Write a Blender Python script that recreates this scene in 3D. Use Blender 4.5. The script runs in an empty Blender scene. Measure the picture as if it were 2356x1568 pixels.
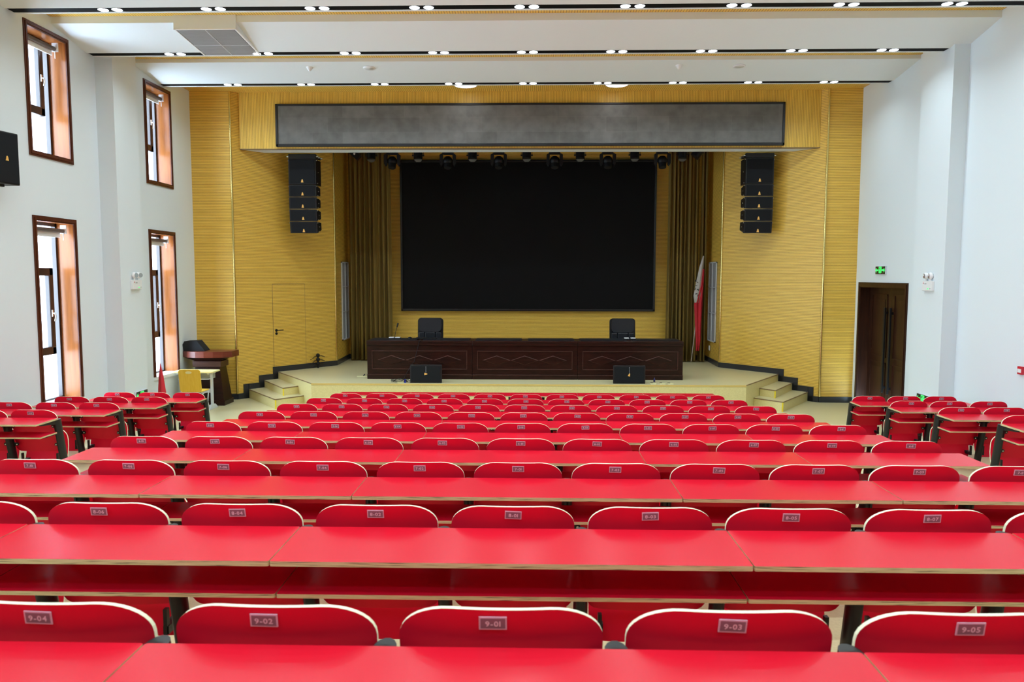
import bpy, math, random
from mathutils import Vector, Matrix, Euler
random.seed(7)
S = bpy.context.scene
COL = S.collection
# ------------------------------------------------------------------ camera
W_, H_ = 2356, 1568
F_PX = 1780.76
pi_, ya, ro = math.radians(4.7724), math.radians(1.4063), math.radians(0.0754)
Fv = Vector((-math.sin(ya)*math.cos(pi_), math.cos(ya)*math.cos(pi_), -math.sin(pi_)))
R0 = Vector((math.cos(ya), math.sin(ya), 0)); U0 = R0.cross(Fv)
Rv = R0*math.cos(ro)+U0*math.sin(ro); Uv = U0*math.cos(ro)-R0*math.sin(ro)
cd = bpy.data.cameras.new('camera'); cam = bpy.data.objects.new('camera', cd); COL.objects.link(cam)
cd.sensor_width = 36; cd.lens = 36*F_PX/W_; cd.clip_end = 200
cam.matrix_world = Matrix(((Rv.x, Uv.x, -Fv.x, 0.0707), (Rv.y, Uv.y, -Fv.y, 0.0), (Rv.z, Uv.z, -Fv.z, 2.62), (0, 0, 0, 1)))
cd.dof.use_dof = True; cd.dof.focus_distance = 7.5; cd.dof.aperture_fstop = 5.6
S.camera = cam
# ------------------------------------------------------------------ world, exposure
wd = bpy.data.worlds.new('world'); S.world = wd; wd.use_nodes = True
bg = wd.node_tree.nodes['Background']; bg.inputs[0].default_value = (0.60, 0.80, 1.0, 1); bg.inputs[1].default_value = 19.0
S.view_settings.view_transform = 'Standard'; S.view_settings.look = 'None'
S.view_settings.exposure = 0.45; S.view_settings.gamma = 1.0; S.view_settings.use_curve_mapping = False
try:
    S.cycles.use_denoising = True; S.cycles.max_bounces = 10; S.cycles.diffuse_bounces = 6; S.cycles.glossy_bounces = 4
    S.cycles.transparent_max_bounces = 12; S.cycles.sample_clamp_indirect = 8.0; S.cycles.caustics_reflective = False
except Exception: pass
LAMP_W = 9.8       # each twin downlight of the ceiling channels
LAMP_C = (0.76, 0.92, 1.0)
def lamp(name, loc, sx, sy, w, col=LAMP_C, rot=(0, 0, 0), spread=math.radians(150), parent=None):
    l = bpy.data.lights.new(name, 'AREA'); l.shape = 'RECTANGLE'; l.size = sx; l.size_y = sy; l.energy = w; l.color = col; l.spread = spread
    o = bpy.data.objects.new(name, l); COL.objects.link(o); o.location = loc; o.rotation_euler = rot
    if parent is not None:
        o.parent = parent
    return o
XL, XR = -7.0, 6.77
# windows of the left wall: (y0, y1, z0, z1) of the outer frame; the visible ones first
WINS = [(10.90, 11.95, 4.32, 6.19), (10.90, 11.95, 0.72, 3.48), (14.24, 15.30, 4.32, 6.20), (14.24, 15.30, 0.72, 3.48)]
for yy in (7.56, 4.22, 0.88):
    WINS += [(yy, yy+1.05, 4.32, 6.19), (yy, yy+1.05, 1.7, 3.48)]
for (y0, y1, z0, z1) in WINS:       # portals: they add no light, they only guide the sky's light through the panes
    l = bpy.data.lights.new('window_daylight', 'AREA'); l.shape = 'RECTANGLE'; l.size = z1-z0; l.size_y = y1-y0; l.cycles.is_portal = True
    o = bpy.data.objects.new('window_daylight', l); COL.objects.link(o); o.location = (-7.62, (y0+y1)/2, (z0+z1)/2); o.rotation_euler = (0, -math.pi/2, 0)
# ------------------------------------------------------------------ materials
MATS = {}
def mat(name, col, rough=0.5, metal=0.0, emit=None, es=0.0, spec=0.5, coat=0.0):
    m = bpy.data.materials.new(name); m.use_nodes = True
    b = m.node_tree.nodes['Principled BSDF']
    b.inputs['Base Color'].default_value = (*col, 1); b.inputs['Roughness'].default_value = rough; b.inputs['Metallic'].default_value = metal
    b.inputs['Specular IOR Level'].default_value = spec; b.inputs['Coat Weight'].default_value = coat
    if emit: b.inputs['Emission Color'].default_value = (*emit, 1); b.inputs['Emission Strength'].default_value = es
    MATS[name] = m; return m
def nd(m, t, **k):
    n = m.node_tree.nodes.new(t)
    for a, v in k.items(): setattr(n, a, v)
    return n
def lk(m, a, b): m.node_tree.links.new(a, b)
def noise_col(m, c1, c2, scale=(4, 4, 4), detail=4, bump=0.0, coord='Object', nscale=1.0, lo=0.35, hi=0.65):
    b = m.node_tree.nodes['Principled BSDF']
    tc = nd(m, 'ShaderNodeTexCoord'); mp = nd(m, 'ShaderNodeMapping'); mp.inputs['Scale'].default_value = scale
    no = nd(m, 'ShaderNodeTexNoise'); no.inputs['Scale'].default_value = nscale; no.inputs['Detail'].default_value = detail
    cr = nd(m, 'ShaderNodeValToRGB'); cr.color_ramp.elements[0].position = lo; cr.color_ramp.elements[1].position = hi
    cr.color_ramp.elements[0].color = (*c1, 1); cr.color_ramp.elements[1].color = (*c2, 1)
    lk(m, tc.outputs[coord], mp.inputs[0]); lk(m, mp.outputs[0], no.inputs[0]); lk(m, no.outputs[0], cr.inputs[0]); lk(m, cr.outputs[0], b.inputs['Base Color'])
    if bump:
        bu = nd(m, 'ShaderNodeBump'); bu.inputs['Strength'].default_value = bump; bu.inputs['Distance'].default_value = 0.01
        lk(m, no.outputs[0], bu.inputs['Height']); lk(m, bu.outputs[0], b.inputs['Normal'])
    return cr
def slat(name, axis, pitch=0.032, c1=(0.76, 0.47, 0.065), c2=(0.86, 0.57, 0.10), groove=(0.26, 0.125, 0.02), duty=0.2):
    """slatted acoustic board: narrow dark grooves every `pitch` metres along one object axis"""
    m = mat(name, c1, 0.42)
    b = m.node_tree.nodes['Principled BSDF']
    st = {'X': (3, 30, 30), 'Y': (30, 3, 30), 'Z': (2, 2, 40)}[axis]
    if axis == 'X': st = (40, 2, 2)
    if axis == 'Y': st = (2, 40, 2)
    cr = noise_col(m, c1, c2, st, 3)
    tc = nd(m, 'ShaderNodeTexCoord'); sp = nd(m, 'ShaderNodeSeparateXYZ'); lk(m, tc.outputs['Object'], sp.inputs[0])
    dv = nd(m, 'ShaderNodeMath', operation='DIVIDE'); dv.inputs[1].default_value = pitch; lk(m, sp.outputs[axis], dv.inputs[0])
    fr = nd(m, 'ShaderNodeMath', operation='FRACT'); lk(m, dv.outputs[0], fr.inputs[0])
    lt = nd(m, 'ShaderNodeMath', operation='LESS_THAN'); lt.inputs[1].default_value = duty; lk(m, fr.outputs[0], lt.inputs[0])
    mx = nd(m, 'ShaderNodeMixRGB'); lk(m, lt.outputs[0], mx.inputs[0]); lk(m, cr.outputs[0], mx.inputs[1]); mx.inputs[2].default_value = (*groove, 1)
    lk(m, mx.outputs[0], b.inputs['Base Color'])
    inv = nd(m, 'ShaderNodeMath', operation='SUBTRACT'); inv.inputs[0].default_value = 1; lk(m, lt.outputs[0], inv.inputs[1])
    bu = nd(m, 'ShaderNodeBump'); bu.inputs['Strength'].default_value = 0.35; bu.inputs['Distance'].default_value = 0.003
    lk(m, inv.outputs[0], bu.inputs['Height']); lk(m, bu.outputs[0], b.inputs['Normal'])
    return m
wallw = mat('wall_paint', (0.72, 0.79, 0.83), 0.7, spec=0.25)
ceilw = mat('ceiling_paint', (0.74, 0.79, 0.81), 0.75, spec=0.25)
slat_h = slat('slatted_board_level', 'Z'); slat_v = slat('slatted_board_upright', 'X'); 
slat_c = slat('slatted_ceiling_board', 'X', pitch=0.04)
gold = mat('gold_strip', (0.80, 0.62, 0.22), 0.22, 1.0)
black = mat('black_matte', (0.006, 0.006, 0.007), 0.5, spec=0.3)
blackm = mat('black_powder_coat', (0.009, 0.009, 0.010), 0.4, spec=0.35)
dark_base = mat('black_baseboard', (0.025, 0.027, 0.033), 0.3)
channel = mat('black_channel', (0.003, 0.003, 0.0035), 0.7, spec=0.1)
floorm = mat('cream_vinyl', (0.62, 0.56, 0.33), 0.3, spec=0.45)
noise_col(floorm, (0.60, 0.545, 0.31), (0.68, 0.62, 0.37), (60, 60, 60), 3, lo=0.3, hi=0.7)
stagef = mat('stage_front_vinyl', (0.66, 0.58, 0.27), 0.4)
noise_col(stagef, (0.66, 0.575, 0.26), (0.74, 0.65, 0.31), (50, 50, 50), 3, lo=0.3, hi=0.7)
red = mat('red_laminate', (0.60, 0.008, 0.024), 0.24, spec=0.15)
redb = mat('red_backrest', (0.72, 0.008, 0.038), 0.42, spec=0.2)
redc = mat('red_cloth', (0.6, 0.02, 0.03), 0.8)
noise_col(redc, (0.5, 0.014, 0.024), (0.66, 0.025, 0.04), (6, 6, 1), 3)
def ply(name, c1, c2, dark):
    m = mat(name, c1, 0.5); b = m.node_tree.nodes['Principled BSDF']
    cr = noise_col(m, dark, c1, (9, 9, 320), 5, lo=0.30, hi=0.46)
    e = cr.color_ramp.elements.new(0.7); e.color = (*c2, 1)
    return m
plye = ply('plywood_edge', (0.56, 0.42, 0.22), (0.66, 0.52, 0.30), (0.12, 0.08, 0.05))
edgec = mat('pale_ply_edge', (0.82, 0.80, 0.58), 0.4)
plate_b = mat('plate_grey', (0.25, 0.15, 0.20), 0.3); plate_r = mat('plate_rim', (0.75, 0.52, 0.66), 0.3); plate_t = mat('plate_lettering', (0.85, 0.68, 0.80), 0.4)
steel = mat('bright_screw', (0.7, 0.68, 0.62), 0.3, 1.0)
def wood(name, c1, c2, rough=0.35, sc=(3, 3, 30)):
    m = mat(name, c1, rough, spec=0.25); noise_col(m, c1, c2, sc, 5); return m
dwood = wood('dark_mahogany', (0.012, 0.0038, 0.0026), (0.028, 0.0075, 0.0048), 0.3, (4, 30, 30))
dwood2 = wood('mahogany_moulding', (0.045, 0.017, 0.012), (0.075, 0.028, 0.02), 0.3, (4, 30, 30))
winwood = wood('window_frame_wood', (0.075, 0.022, 0.010), (0.12, 0.035, 0.015), 0.3, (30, 30, 3))
reveal = wood('orange_reveal_wood', (0.24, 0.075, 0.017), (0.31, 0.10, 0.024), 0.25, (30, 30, 2))
doorw = wood('brown_door_wood', (0.024, 0.008, 0.004), (0.042, 0.014, 0.006), 0.4, (30, 30, 3))
alu = mat('brown_window_metal', (0.028, 0.014, 0.010), 0.35)
stone = mat('outer_render', (0.80, 0.78, 0.86), 0.8)
white_p = mat('white_plastic', (0.82, 0.83, 0.84), 0.35)
grey_m = mat('grey_steel', (0.62, 0.66, 0.70), 0.35)
yellow = wood('yellow_ply', (0.80, 0.48, 0.045), (0.86, 0.54, 0.07), 0.35, (30, 30, 3))
ylight = mat('pale_yellow_laminate', (0.86, 0.76, 0.36), 0.3)
lens = mat('lamp_lens', (1, 1, 1), 0.3, emit=(0.80, 0.90, 1.0), es=8.0)
dome = mat('dome_lens', (1, 1, 1), 0.3, emit=(1.0, 1.0, 1.0), es=2.2)
green = mat('exit_green', (0.05, 0.9, 0.2), 0.4, emit=(0.06, 1.0, 0.16), es=0.85)
signb = mat('sign_black', (0.01, 0.012, 0.01), 0.3)
logo = mat('gold_badge', (0.95, 0.55, 0.14), 0.35, 0.3)
grille = mat('speaker_cloth', (0.007, 0.008, 0.010), 0.75, spec=0.2)
lcd = mat('unlit_screen', (0.0045, 0.0045, 0.005), 0.55, spec=0.12)
ledg = mat('unlit_banner', (0.17, 0.17, 0.165), 0.6, spec=0.3)
curt = mat('olive_velvet', (0.17, 0.11, 0.02), 0.85); noise_col(curt, (0.15, 0.095, 0.018), (0.24, 0.155, 0.028), (12, 12, 0.5), 3)
leather = mat('black_leather', (0.009, 0.010, 0.014), 0.42, spec=0.35)
blue = mat('blue_plug', (0.02, 0.04, 0.6), 0.4)
cream = mat('cream_plastic', (0.75, 0.72, 0.42), 0.4)
yelt = mat('yellow_tape', (0.85, 0.66, 0.02), 0.5)
bronze = mat('brown_nosing', (0.22, 0.14, 0.07), 0.4)
ventw = mat('white_grille_metal', (0.62, 0.64, 0.66), 0.4)
ventg = mat('grey_louvre', (0.36, 0.36, 0.36), 0.5)
redp = mat('red_plastic', (0.6, 0.01, 0.03), 0.35)
clothw = mat('white_flag_cloth', (0.5, 0.47, 0.44), 0.8)
glass = bpy.data.materials.new('window_glass'); glass.use_nodes = True
nt = glass.node_tree; nt.nodes.clear()
_o = nt.nodes.new('ShaderNodeOutputMaterial'); _t = nt.nodes.new('ShaderNodeBsdfTransparent'); _g = nt.nodes.new('ShaderNodeBsdfGlossy'); _m = nt.nodes.new('ShaderNodeMixShader')
_g.inputs['Roughness'].default_value = 0.02; _m.inputs[0].default_value = 0.06
nt.links.new(_t.outputs[0], _m.inputs[1]); nt.links.new(_g.outputs[0], _m.inputs[2]); nt.links.new(_m.outputs[0], _o.inputs[0])
# banner: faint module pattern of its own
_b = ledg.node_tree.nodes['Principled BSDF']; tc = nd(ledg, 'ShaderNodeTexCoord'); mp = nd(ledg, 'ShaderNodeMapping'); mp.inputs['Rotation'].default_value = (math.radians(90), 0, 0)
br = nd(ledg, 'ShaderNodeTexBrick'); br.inputs['Scale'].default_value = 1.0; br.inputs['Brick Width'].default_value = 0.64; br.inputs['Row Height'].default_value = 0.30
br.inputs['Mortar Size'].default_value = 0.002; br.inputs['Color1'].default_value = (0.135, 0.137, 0.130, 1); br.inputs['Color2'].default_value = (0.165, 0.167, 0.16, 1); br.inputs['Mortar'].default_value = (0.19, 0.19, 0.185, 1)
no = nd(ledg, 'ShaderNodeTexNoise'); no.inputs['Scale'].default_value = 5.0; no.inputs['Detail'].default_value = 6
mx = nd(ledg, 'ShaderNodeMixRGB', blend_type='MULTIPLY'); mx.inputs[0].default_value = 0.5
lk(ledg, tc.outputs['Object'], mp.inputs[0]); lk(ledg, mp.outputs[0], br.inputs[0]); lk(ledg, tc.outputs['Object'], no.inputs[0]); lk(ledg, br.outputs[0], mx.inputs[1])
cr = nd(ledg, 'ShaderNodeValToRGB'); cr.color_ramp.elements[0].position = 0.3; cr.color_ramp.elements[0].color = (0.6, 0.6, 0.6, 1); cr.color_ramp.elements[1].position = 0.7; cr.color_ramp.elements[1].color = (1.3, 1.3, 1.3, 1)
lk(ledg, no.outputs[0], cr.inputs[0]); lk(ledg, cr.outputs[0], mx.inputs[2]); lk(ledg, mx.outputs[0], _b.inputs['Base Color'])
# ------------------------------------------------------------------ mesh builder
class MB:
    def __init__(s): s.v = []; s.f = []; s.mi = []; s.sm = []
    def add(s, vs, fs, mi=0, M=None, smooth=False):
        k = len(s.v)
        for p in vs:
            p = Vector(p)
            if M is not None: p = M @ p
            s.v.append(tuple(p))
        for f in fs: s.f.append(tuple(i+k for i in f)); s.mi.append(mi); s.sm.append(smooth)
        return s
    def box(s, x0, x1, y0, y1, z0, z1, mi=0, M=None):
        v = [(x, y, z) for z in (z0, z1) for y in (y0, y1) for x in (x0, x1)]
        return s.add(v, [(0, 2, 3, 1), (4, 5, 7, 6), (0, 1, 5, 4), (2, 6, 7, 3), (0, 4, 6, 2), (1, 3, 7, 5)], mi, M)
    def prism(s, pts, z0, z1, mi=0, M=None, side=None, smooth=False):
        """pts in xy, extruded along z"""
        n = len(pts); v = [(p[0], p[1], z0) for p in pts]+[(p[0], p[1], z1) for p in pts]
        s.add(v, [tuple(range(n))[::-1], tuple(range(n, 2*n))], mi, M)
        s.add(v, [(i, (i+1) % n, n+(i+1) % n, n+i) for i in range(n)], mi if side is None else side, M, smooth)
        return s
    def cyl(s, a, b, r, r2=None, n=12, mi=0, cap=True, M=None):
        a = Vector(a); b = Vector(b); r2 = r if r2 is None else r2; d = (b-a).normalized()
        q = d.orthogonal().normalized(); w = d.cross(q); v = []
        for c, rr in ((a, r), (b, r2)):
            for i in range(n):
                t = 2*math.pi*i/n; v.append(c+q*math.cos(t)*rr+w*math.sin(t)*rr)
        s.add(v, [(i, (i+1) % n, n+(i+1) % n, n+i) for i in range(n)], mi, M, True)
        if cap: s.add(v, [tuple(range(n))[::-1], tuple(range(n, 2*n))], mi, M)
        return s
    def tube(s, pts, r, n=8, mi=0, M=None):
        for i in range(len(pts)-1): s.cyl(pts[i], pts[i+1], r, n=n, mi=mi, M=M)
        for p in pts[1:-1]: s.ball(p, r, mi=mi, n=6, M=M)
        return s
    def ball(s, c, r, mi=0, n=12, sc=(1, 1, 1), M=None):
        m = n//2+1; v = []; f = []
        for i in range(m+1):
            a = math.pi*i/m
            for j in range(n):
                t = 2*math.pi*j/n; v.append((c[0]+r*sc[0]*math.sin(a)*math.cos(t), c[1]+r*sc[1]*math.sin(a)*math.sin(t), c[2]+r*sc[2]*math.cos(a)))
        for i in range(m):
            for j in range(n): f.append((i*n+j, (i+1)*n+j, (i+1)*n+(j+1) % n, i*n+(j+1) % n))
        return s.add(v, f, mi, M, True)
    def lathe(s, prof, c=(0, 0), n=24, mi=0, M=None):
        v = []; f = []
        for (r, z) in prof:
            for j in range(n):
                t = 2*math.pi*j/n; v.append((c[0]+r*math.cos(t), c[1]+r*math.sin(t), z))
        for i in range(len(prof)-1):
            for j in range(n): f.append((i*n+j, i*n+(j+1) % n, (i+1)*n+(j+1) % n, (i+1)*n+j))
        return s.add(v, f, mi, M, True)
    def mesh(s, name, mats):
        me = bpy.data.meshes.new(name); me.from_pydata(s.v, [], s.f); me.update()
        for m in (mats if isinstance(mats, (list, tuple)) else [mats]): me.materials.append(m)
        me.polygons.foreach_set('material_index', s.mi); me.polygons.foreach_set('use_smooth', s.sm); me.update()
        return me
    def build(s, name, mats, parent=None, loc=None, bevel=0.0, rot=None, seg=2):
        o = bpy.data.objects.new(name, s.mesh(name, mats)); COL.objects.link(o)
        if loc is not None: o.location = loc
        if rot is not None: o.rotation_euler = rot
        if parent is not None: o.parent = parent
        if bevel:
            b = o.modifiers.new('bevel', 'BEVEL'); b.width = bevel; b.segments = seg; b.limit_method = 'ANGLE'; b.angle_limit = math.radians(40)
        return o
def tag(o, label, cat, group=None, kind=None):
    o['label'] = label; o['category'] = cat
    if group: o['group'] = group
    if kind: o['kind'] = kind
    return o
def thing(name, label, cat, loc=(0, 0, 0), rz=0.0, group=None):
    o = bpy.data.objects.new(name, None); COL.objects.link(o); o.location = loc; o.rotation_euler = (0, 0, rz); o.empty_display_size = 0.1
    return tag(o, label, cat, group)
def struct(o): o['kind'] = 'structure'; return o
def copy_obj(src, parent=None):
    c = src.copy(); COL.objects.link(c)
    if parent is not None: c.parent = parent
    for ch in list(src.children):
        if ch.type != 'LIGHT' or True: copy_obj(ch, c)
    return c
def rrect(w, h, r, n=5, cx=0, cy=0):
    p = []
    for (sx, sy, a0) in ((1, 1, 0), (-1, 1, 90), (-1, -1, 180), (1, -1, 270)):
        for i in range(n+1):
            a = math.radians(a0+90*i/n); p.append((cx+sx*(w/2-r)+r*math.cos(a), cy+sy*(h/2-r)+r*math.sin(a)))
    return p
# glyphs
GLY = {}
def glyph(ch):
    if ch not in GLY:
        c = bpy.data.curves.new('glyph', 'FONT'); c.body = ch; c.size = 1.0; c.offset = 0.02; c.resolution_u = 2
        o = bpy.data.objects.new('glyph', c); COL.objects.link(o)
        dg = bpy.context.evaluated_depsgraph_get(); me = o.evaluated_get(dg).to_mesh()
        vs = [tuple(v.co) for v in me.vertices]; fs = [tuple(p.vertices) for p in me.polygons]
        xs = [v[0] for v in vs]; GLY[ch] = (vs, fs, min(xs), max(xs))
        o.evaluated_get(dg).to_mesh_clear(); bpy.data.objects.remove(o); bpy.data.curves.remove(c)
    return GLY[ch]
def text_mb(txt, h):
    """flat lettering in the xz plane facing -y, centred on the origin"""
    mb = MB(); k = h/0.72; x = 0; parts = []
    for ch in txt:
        vs, fs, a, b = glyph(ch); parts.append((x-a, vs, fs)); x += (b-a)+0.09
    x -= 0.09
    for dx, vs, fs in parts:
        mb.add([((v[0]+dx-x/2)*k*1.1, 0, (v[1]-0.36)*k) for v in vs], fs)
    return mb
# ------------------------------------------------------------------ seat rows
def rowY(n): return 1.779+(9-n)*1.2278
def floorZ(n): return 0.1239*(n-1)
# ================================================================== SETTING
mb = MB()       # tiered floor: one solid step per row
mb.box(XL, XR, rowY(1), 20.2, -0.2, 0)
for n in range(2, 13):
    mb.box(XL, XR, rowY(n)+0.02, rowY(n-1)+0.02, -0.2, floorZ(n))
mb.box(XL, XR, -5.2, rowY(12)+0.02, -0.2, floorZ(13))
struct(mb.build('floor', floorm))
# left wall with window holes
mb = MB(); HW = 6.75; wx = -7.33
cols = sorted({(w[0], w[1]) for w in WINS}); y = -5.2
for (a, b) in cols:
    mb.box(wx, XL, y, a, -0.2, HW)
    zz = 0.0-0.2
    for w in sorted([w for w in WINS if w[0] == a], key=lambda w: w[2]):
        mb.box(wx, XL, a, b, zz, w[2]); zz = w[3]
    mb.box(wx, XL, a, b, zz, HW); y = b
mb.box(wx, XL, y, 20.4, -0.2, HW)
struct(mb.build('wall_left', wallw))
mb = MB()
mb.box(XR, XR+0.35, -5.2, 13.98, -0.2, HW); mb.box(XR, XR+0.35, 15.98, 20.4, -0.2, HW); mb.box(XR, XR+0.35, 13.98, 15.98, 2.47, HW)
mb.box(XR+0.35, XR+0.45, 13.6, 16.3, -0.2, 2.8)
struct(mb.build('wall_right', wallw))
struct(MB().box(wx, XR+0.35, -5.4, -5.2, -0.2, HW).build('wall_rear', mat('rear_wall_panel', (0.10, 0.06, 0.035), 0.7)))
struct(MB().box(XL, -6.71, 12.67, 13.43, 0, 6.5).build('trim_1', wallw))
struct(MB().box(6.53, XR, 12.32, 13.30, 0, 6.5).build('trim_2', wallw))
# ceiling: sloping white reflector slabs, each ending in a black lamp channel with a white lip, then a slatted strip
bays = [(10.55, 6.19, 11.55, 6.31, 6.41), (12.46, 6.14, 13.86, 6.365, 6.43), (14.86, 6.24, None, None, 6.42)]
# (channel y, channel z, face y, face z, slatted z)
mbw = MB(); mbs = MB()
struct(MB().box(wx, XR+0.35, -5.4, 20.4, 6.75, 6.9).build('ceiling', ceilw))
def slab(ya_, za, yb, zb):
    v = [(x, yy, z) for x in (XL, XR) for (yy, z) in ((ya_, za), (yb, zb), (yb, 6.75), (ya_, 6.75))]
    mbw.add(v, [(0, 1, 2, 3), (4, 7, 6, 5), (0, 4, 5, 1), (1, 5, 6, 2), (2, 6, 7, 3), (3, 7, 4, 0)])
chan = []
prev = (9.55, 6.34)
for (yc, zc, yf, zf, zs) in bays:
    slab(prev[0], prev[1], yc, zc)
    chan.append((yc, zc))
    mbw.box(XL, XR, yc+0.17, yc+0.22, zc, 6.75)
    if yf: mbs.box(XL, XR, yc+0.21, yf, zs, zs+0.03); prev = (yf, zf)
yy = 9.55
while yy > -5:
    slab(yy-1.85, 6.36, yy-0.95, 6.22); chan.append((yy-0.95, 6.22)); mbw.box(XL, XR, yy-0.8, yy-0.74, 6.2, 6.75)
    mbs.box(XL, XR, yy-0.74, yy, 6.42, 6.45); yy -= 1.85
mbs.box(XL, XR, 15.07, 16.6, 6.42, 6.45)
struct(mbw.build('ceiling', ceilw)); struct(mbs.build('ceiling', slat_c))
for i, (yc, zc) in enumerate(chan[:3]):
    o = MB().box(XL+0.01, XR-0.01, yc+0.002, yc+0.168, zc+0.006, zc+0.05).build('trim_%d' % (i+3), channel); struct(o)
    ends = MB(); 
# twin downlights: nine per visible channel
d0 = thing('ceiling_downlight', 'x', 'ceiling light', group=None)
housing = MB(); housing.box(-0.20, 0.20, -0.06, 0.06, 0.002, 0.03); housing.build('housing', channel, d0)
for sx in (-0.095, 0.095):
    l1 = MB().lathe([(0.0, -0.008), (0.045, -0.007), (0.062, -0.003), (0.068, 0.0)], (sx, 0.0), 18).build('lens', lens, d0)
PLACE = {0: 'in black channel nearest the viewer', 1: 'in middle black channel', 2: 'in channel nearest the stage'}
ORD = ['first from the left wall', 'second from the left wall', 'third from the left wall', 'fourth from the left wall', 'in the middle', 'fourth from the right wall', 'third from the right wall', 'second from the right wall', 'first from the right wall']
first = True
for ci, (yc, zc) in enumerate(chan):
    for k in range(9):
        x = (k-4)*1.405
        if ci < 3:
            if first: o = d0; first = False
            else: o = copy_obj(d0)
            o.location = (x, yc+0.09, zc+0.002)
            tag(o, 'twin downlight %s, %s' % (ORD[k], PLACE[ci]), 'ceiling light', 'twin downlights in the black ceiling channels')
        if yc > -3: lamp('downlight_lamp', (x, yc+0.075, zc-0.025), 0.36, 0.10, LAMP_W)
# front: slatted boards either side, angled boards, inner side boards, beam, back
def panel(name, a, b, z0, z1, m, th=0.10, side=1):
    """upright board from a to b (plan); local x runs along it, its visible face lies on the line a-b, thickness goes to +y local"""
    a = Vector((a[0], a[1], 0)); b = Vector((b[0], b[1], 0)); d = b-a; L = d.length
    o = MB().box(0, L, 0, th, z0, z1).build(name, m, loc=(a.x, a.y, 0), rot=(0, 0, math.atan2(d.y, d.x))); struct(o); return o, L
PL0, PL1, PR0, PR1 = (-6.17, 16.2), (-4.56, 18.26), (6.10, 16.2), (4.49, 18.18)
panel('wall_front', (XL, 16.17), (-6.17, 16.2), 0, 6.42, slat_h)
panel('wall_front', (6.10, 16.2), (XR, 16.17), 0, 6.42, slat_h)
panel('wall_front', PL0, PL1, 0, 6.42, slat_h)
panel('wall_front', PR1, PR0, 0, 6.42, slat_h)
panel('wall_front', PL1, (-4.62, 19.8), 0, 6.3, slat_h)
panel('wall_front', (4.53, 19.8), PR1, 0, 6.3, slat_h)
panel('wall_front', (-4.7, 19.8), (4.62, 19.8), 0.45, 6.3, slat_h)
# proscenium beam
o = MB().box(-6.03, 6.01, 16.33, 16.42, 5.27, 6.42).build('wall_front', slat_v); struct(o)
o = MB().add([(-6.0, 16.42, 5.26), (5.98, 16.42, 5.26), (5.6, 16.8, 5.26), (-5.68, 16.8, 5.26), (-6.0, 16.42, 6.4), (5.98, 16.42, 6.4), (5.6, 16.8, 6.4), (-5.68, 16.8, 6.4)],
             [(0, 3, 2, 1), (4, 5, 6, 7), (0, 1, 5, 4), (1, 2, 6, 5), (2, 3, 7, 6), (3, 0, 4, 7)]).build('trim_6', wallw); struct(o)
struct(MB().box(-6.03, 6.01, 16.325, 16.42, 5.255, 5.27).build('trim_7', bronze))
struct(MB().box(-4.8, 4.7, 16.8, 19.9, 6.3, 6.42).build('ceiling', black))
# gold corner strips
for i, (p, z0) in enumerate(((PL0, 0.0), (PR0, 0.0), (PL1, 0.5), (PR1, 0.5))):
    o = MB().cyl((p[0], p[1]-0.012, z0+0.12), (p[0], p[1]-0.012, 6.41 if i < 2 else 6.3), 0.022, n=10).build('trim_%d' % (8+i), gold); struct(o)
# stage platform, steps
ZS = 0.5
def ppt(P0, P1, t): return (P0[0]+(P1[0]-P0[0])*t, P0[1]+(P1[1]-P0[1])*t)
SL, SR = ppt(PL0, PL1, 0.38), ppt(PR0, PR1, 0.38)
st = [(-4.29, 15.15), (4.29, 15.15), SR, (PR1[0], PR1[1]), (4.53, 19.8), (-4.62, 19.8), PL1, SL]
mb = MB(); mb.prism(st, 0, ZS, 0, side=1)
struct(mb.build('floor', [floorm, stagef]))
mb = MB()
def nosing(mb, a, b, z):
    a = Vector((*a, z)); b = Vector((*b, z)); mb.cyl(a, b, 0.011, n=6)
nosing(mb, SL, (-4.29, 15.15), ZS-0.006); nosing(mb, (4.29, 15.15), SR, ZS-0.006)
struct(mb.build('trim_12', bronze))
mb = MB(); mb.box(-4.29, 4.29, 15.140, 15.15, ZS-0.03, ZS+0.001); struct(mb.build('trim_13', mat('ochre_edge', (0.66, 0.47, 0.14), 0.4)))
k = 14
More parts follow.
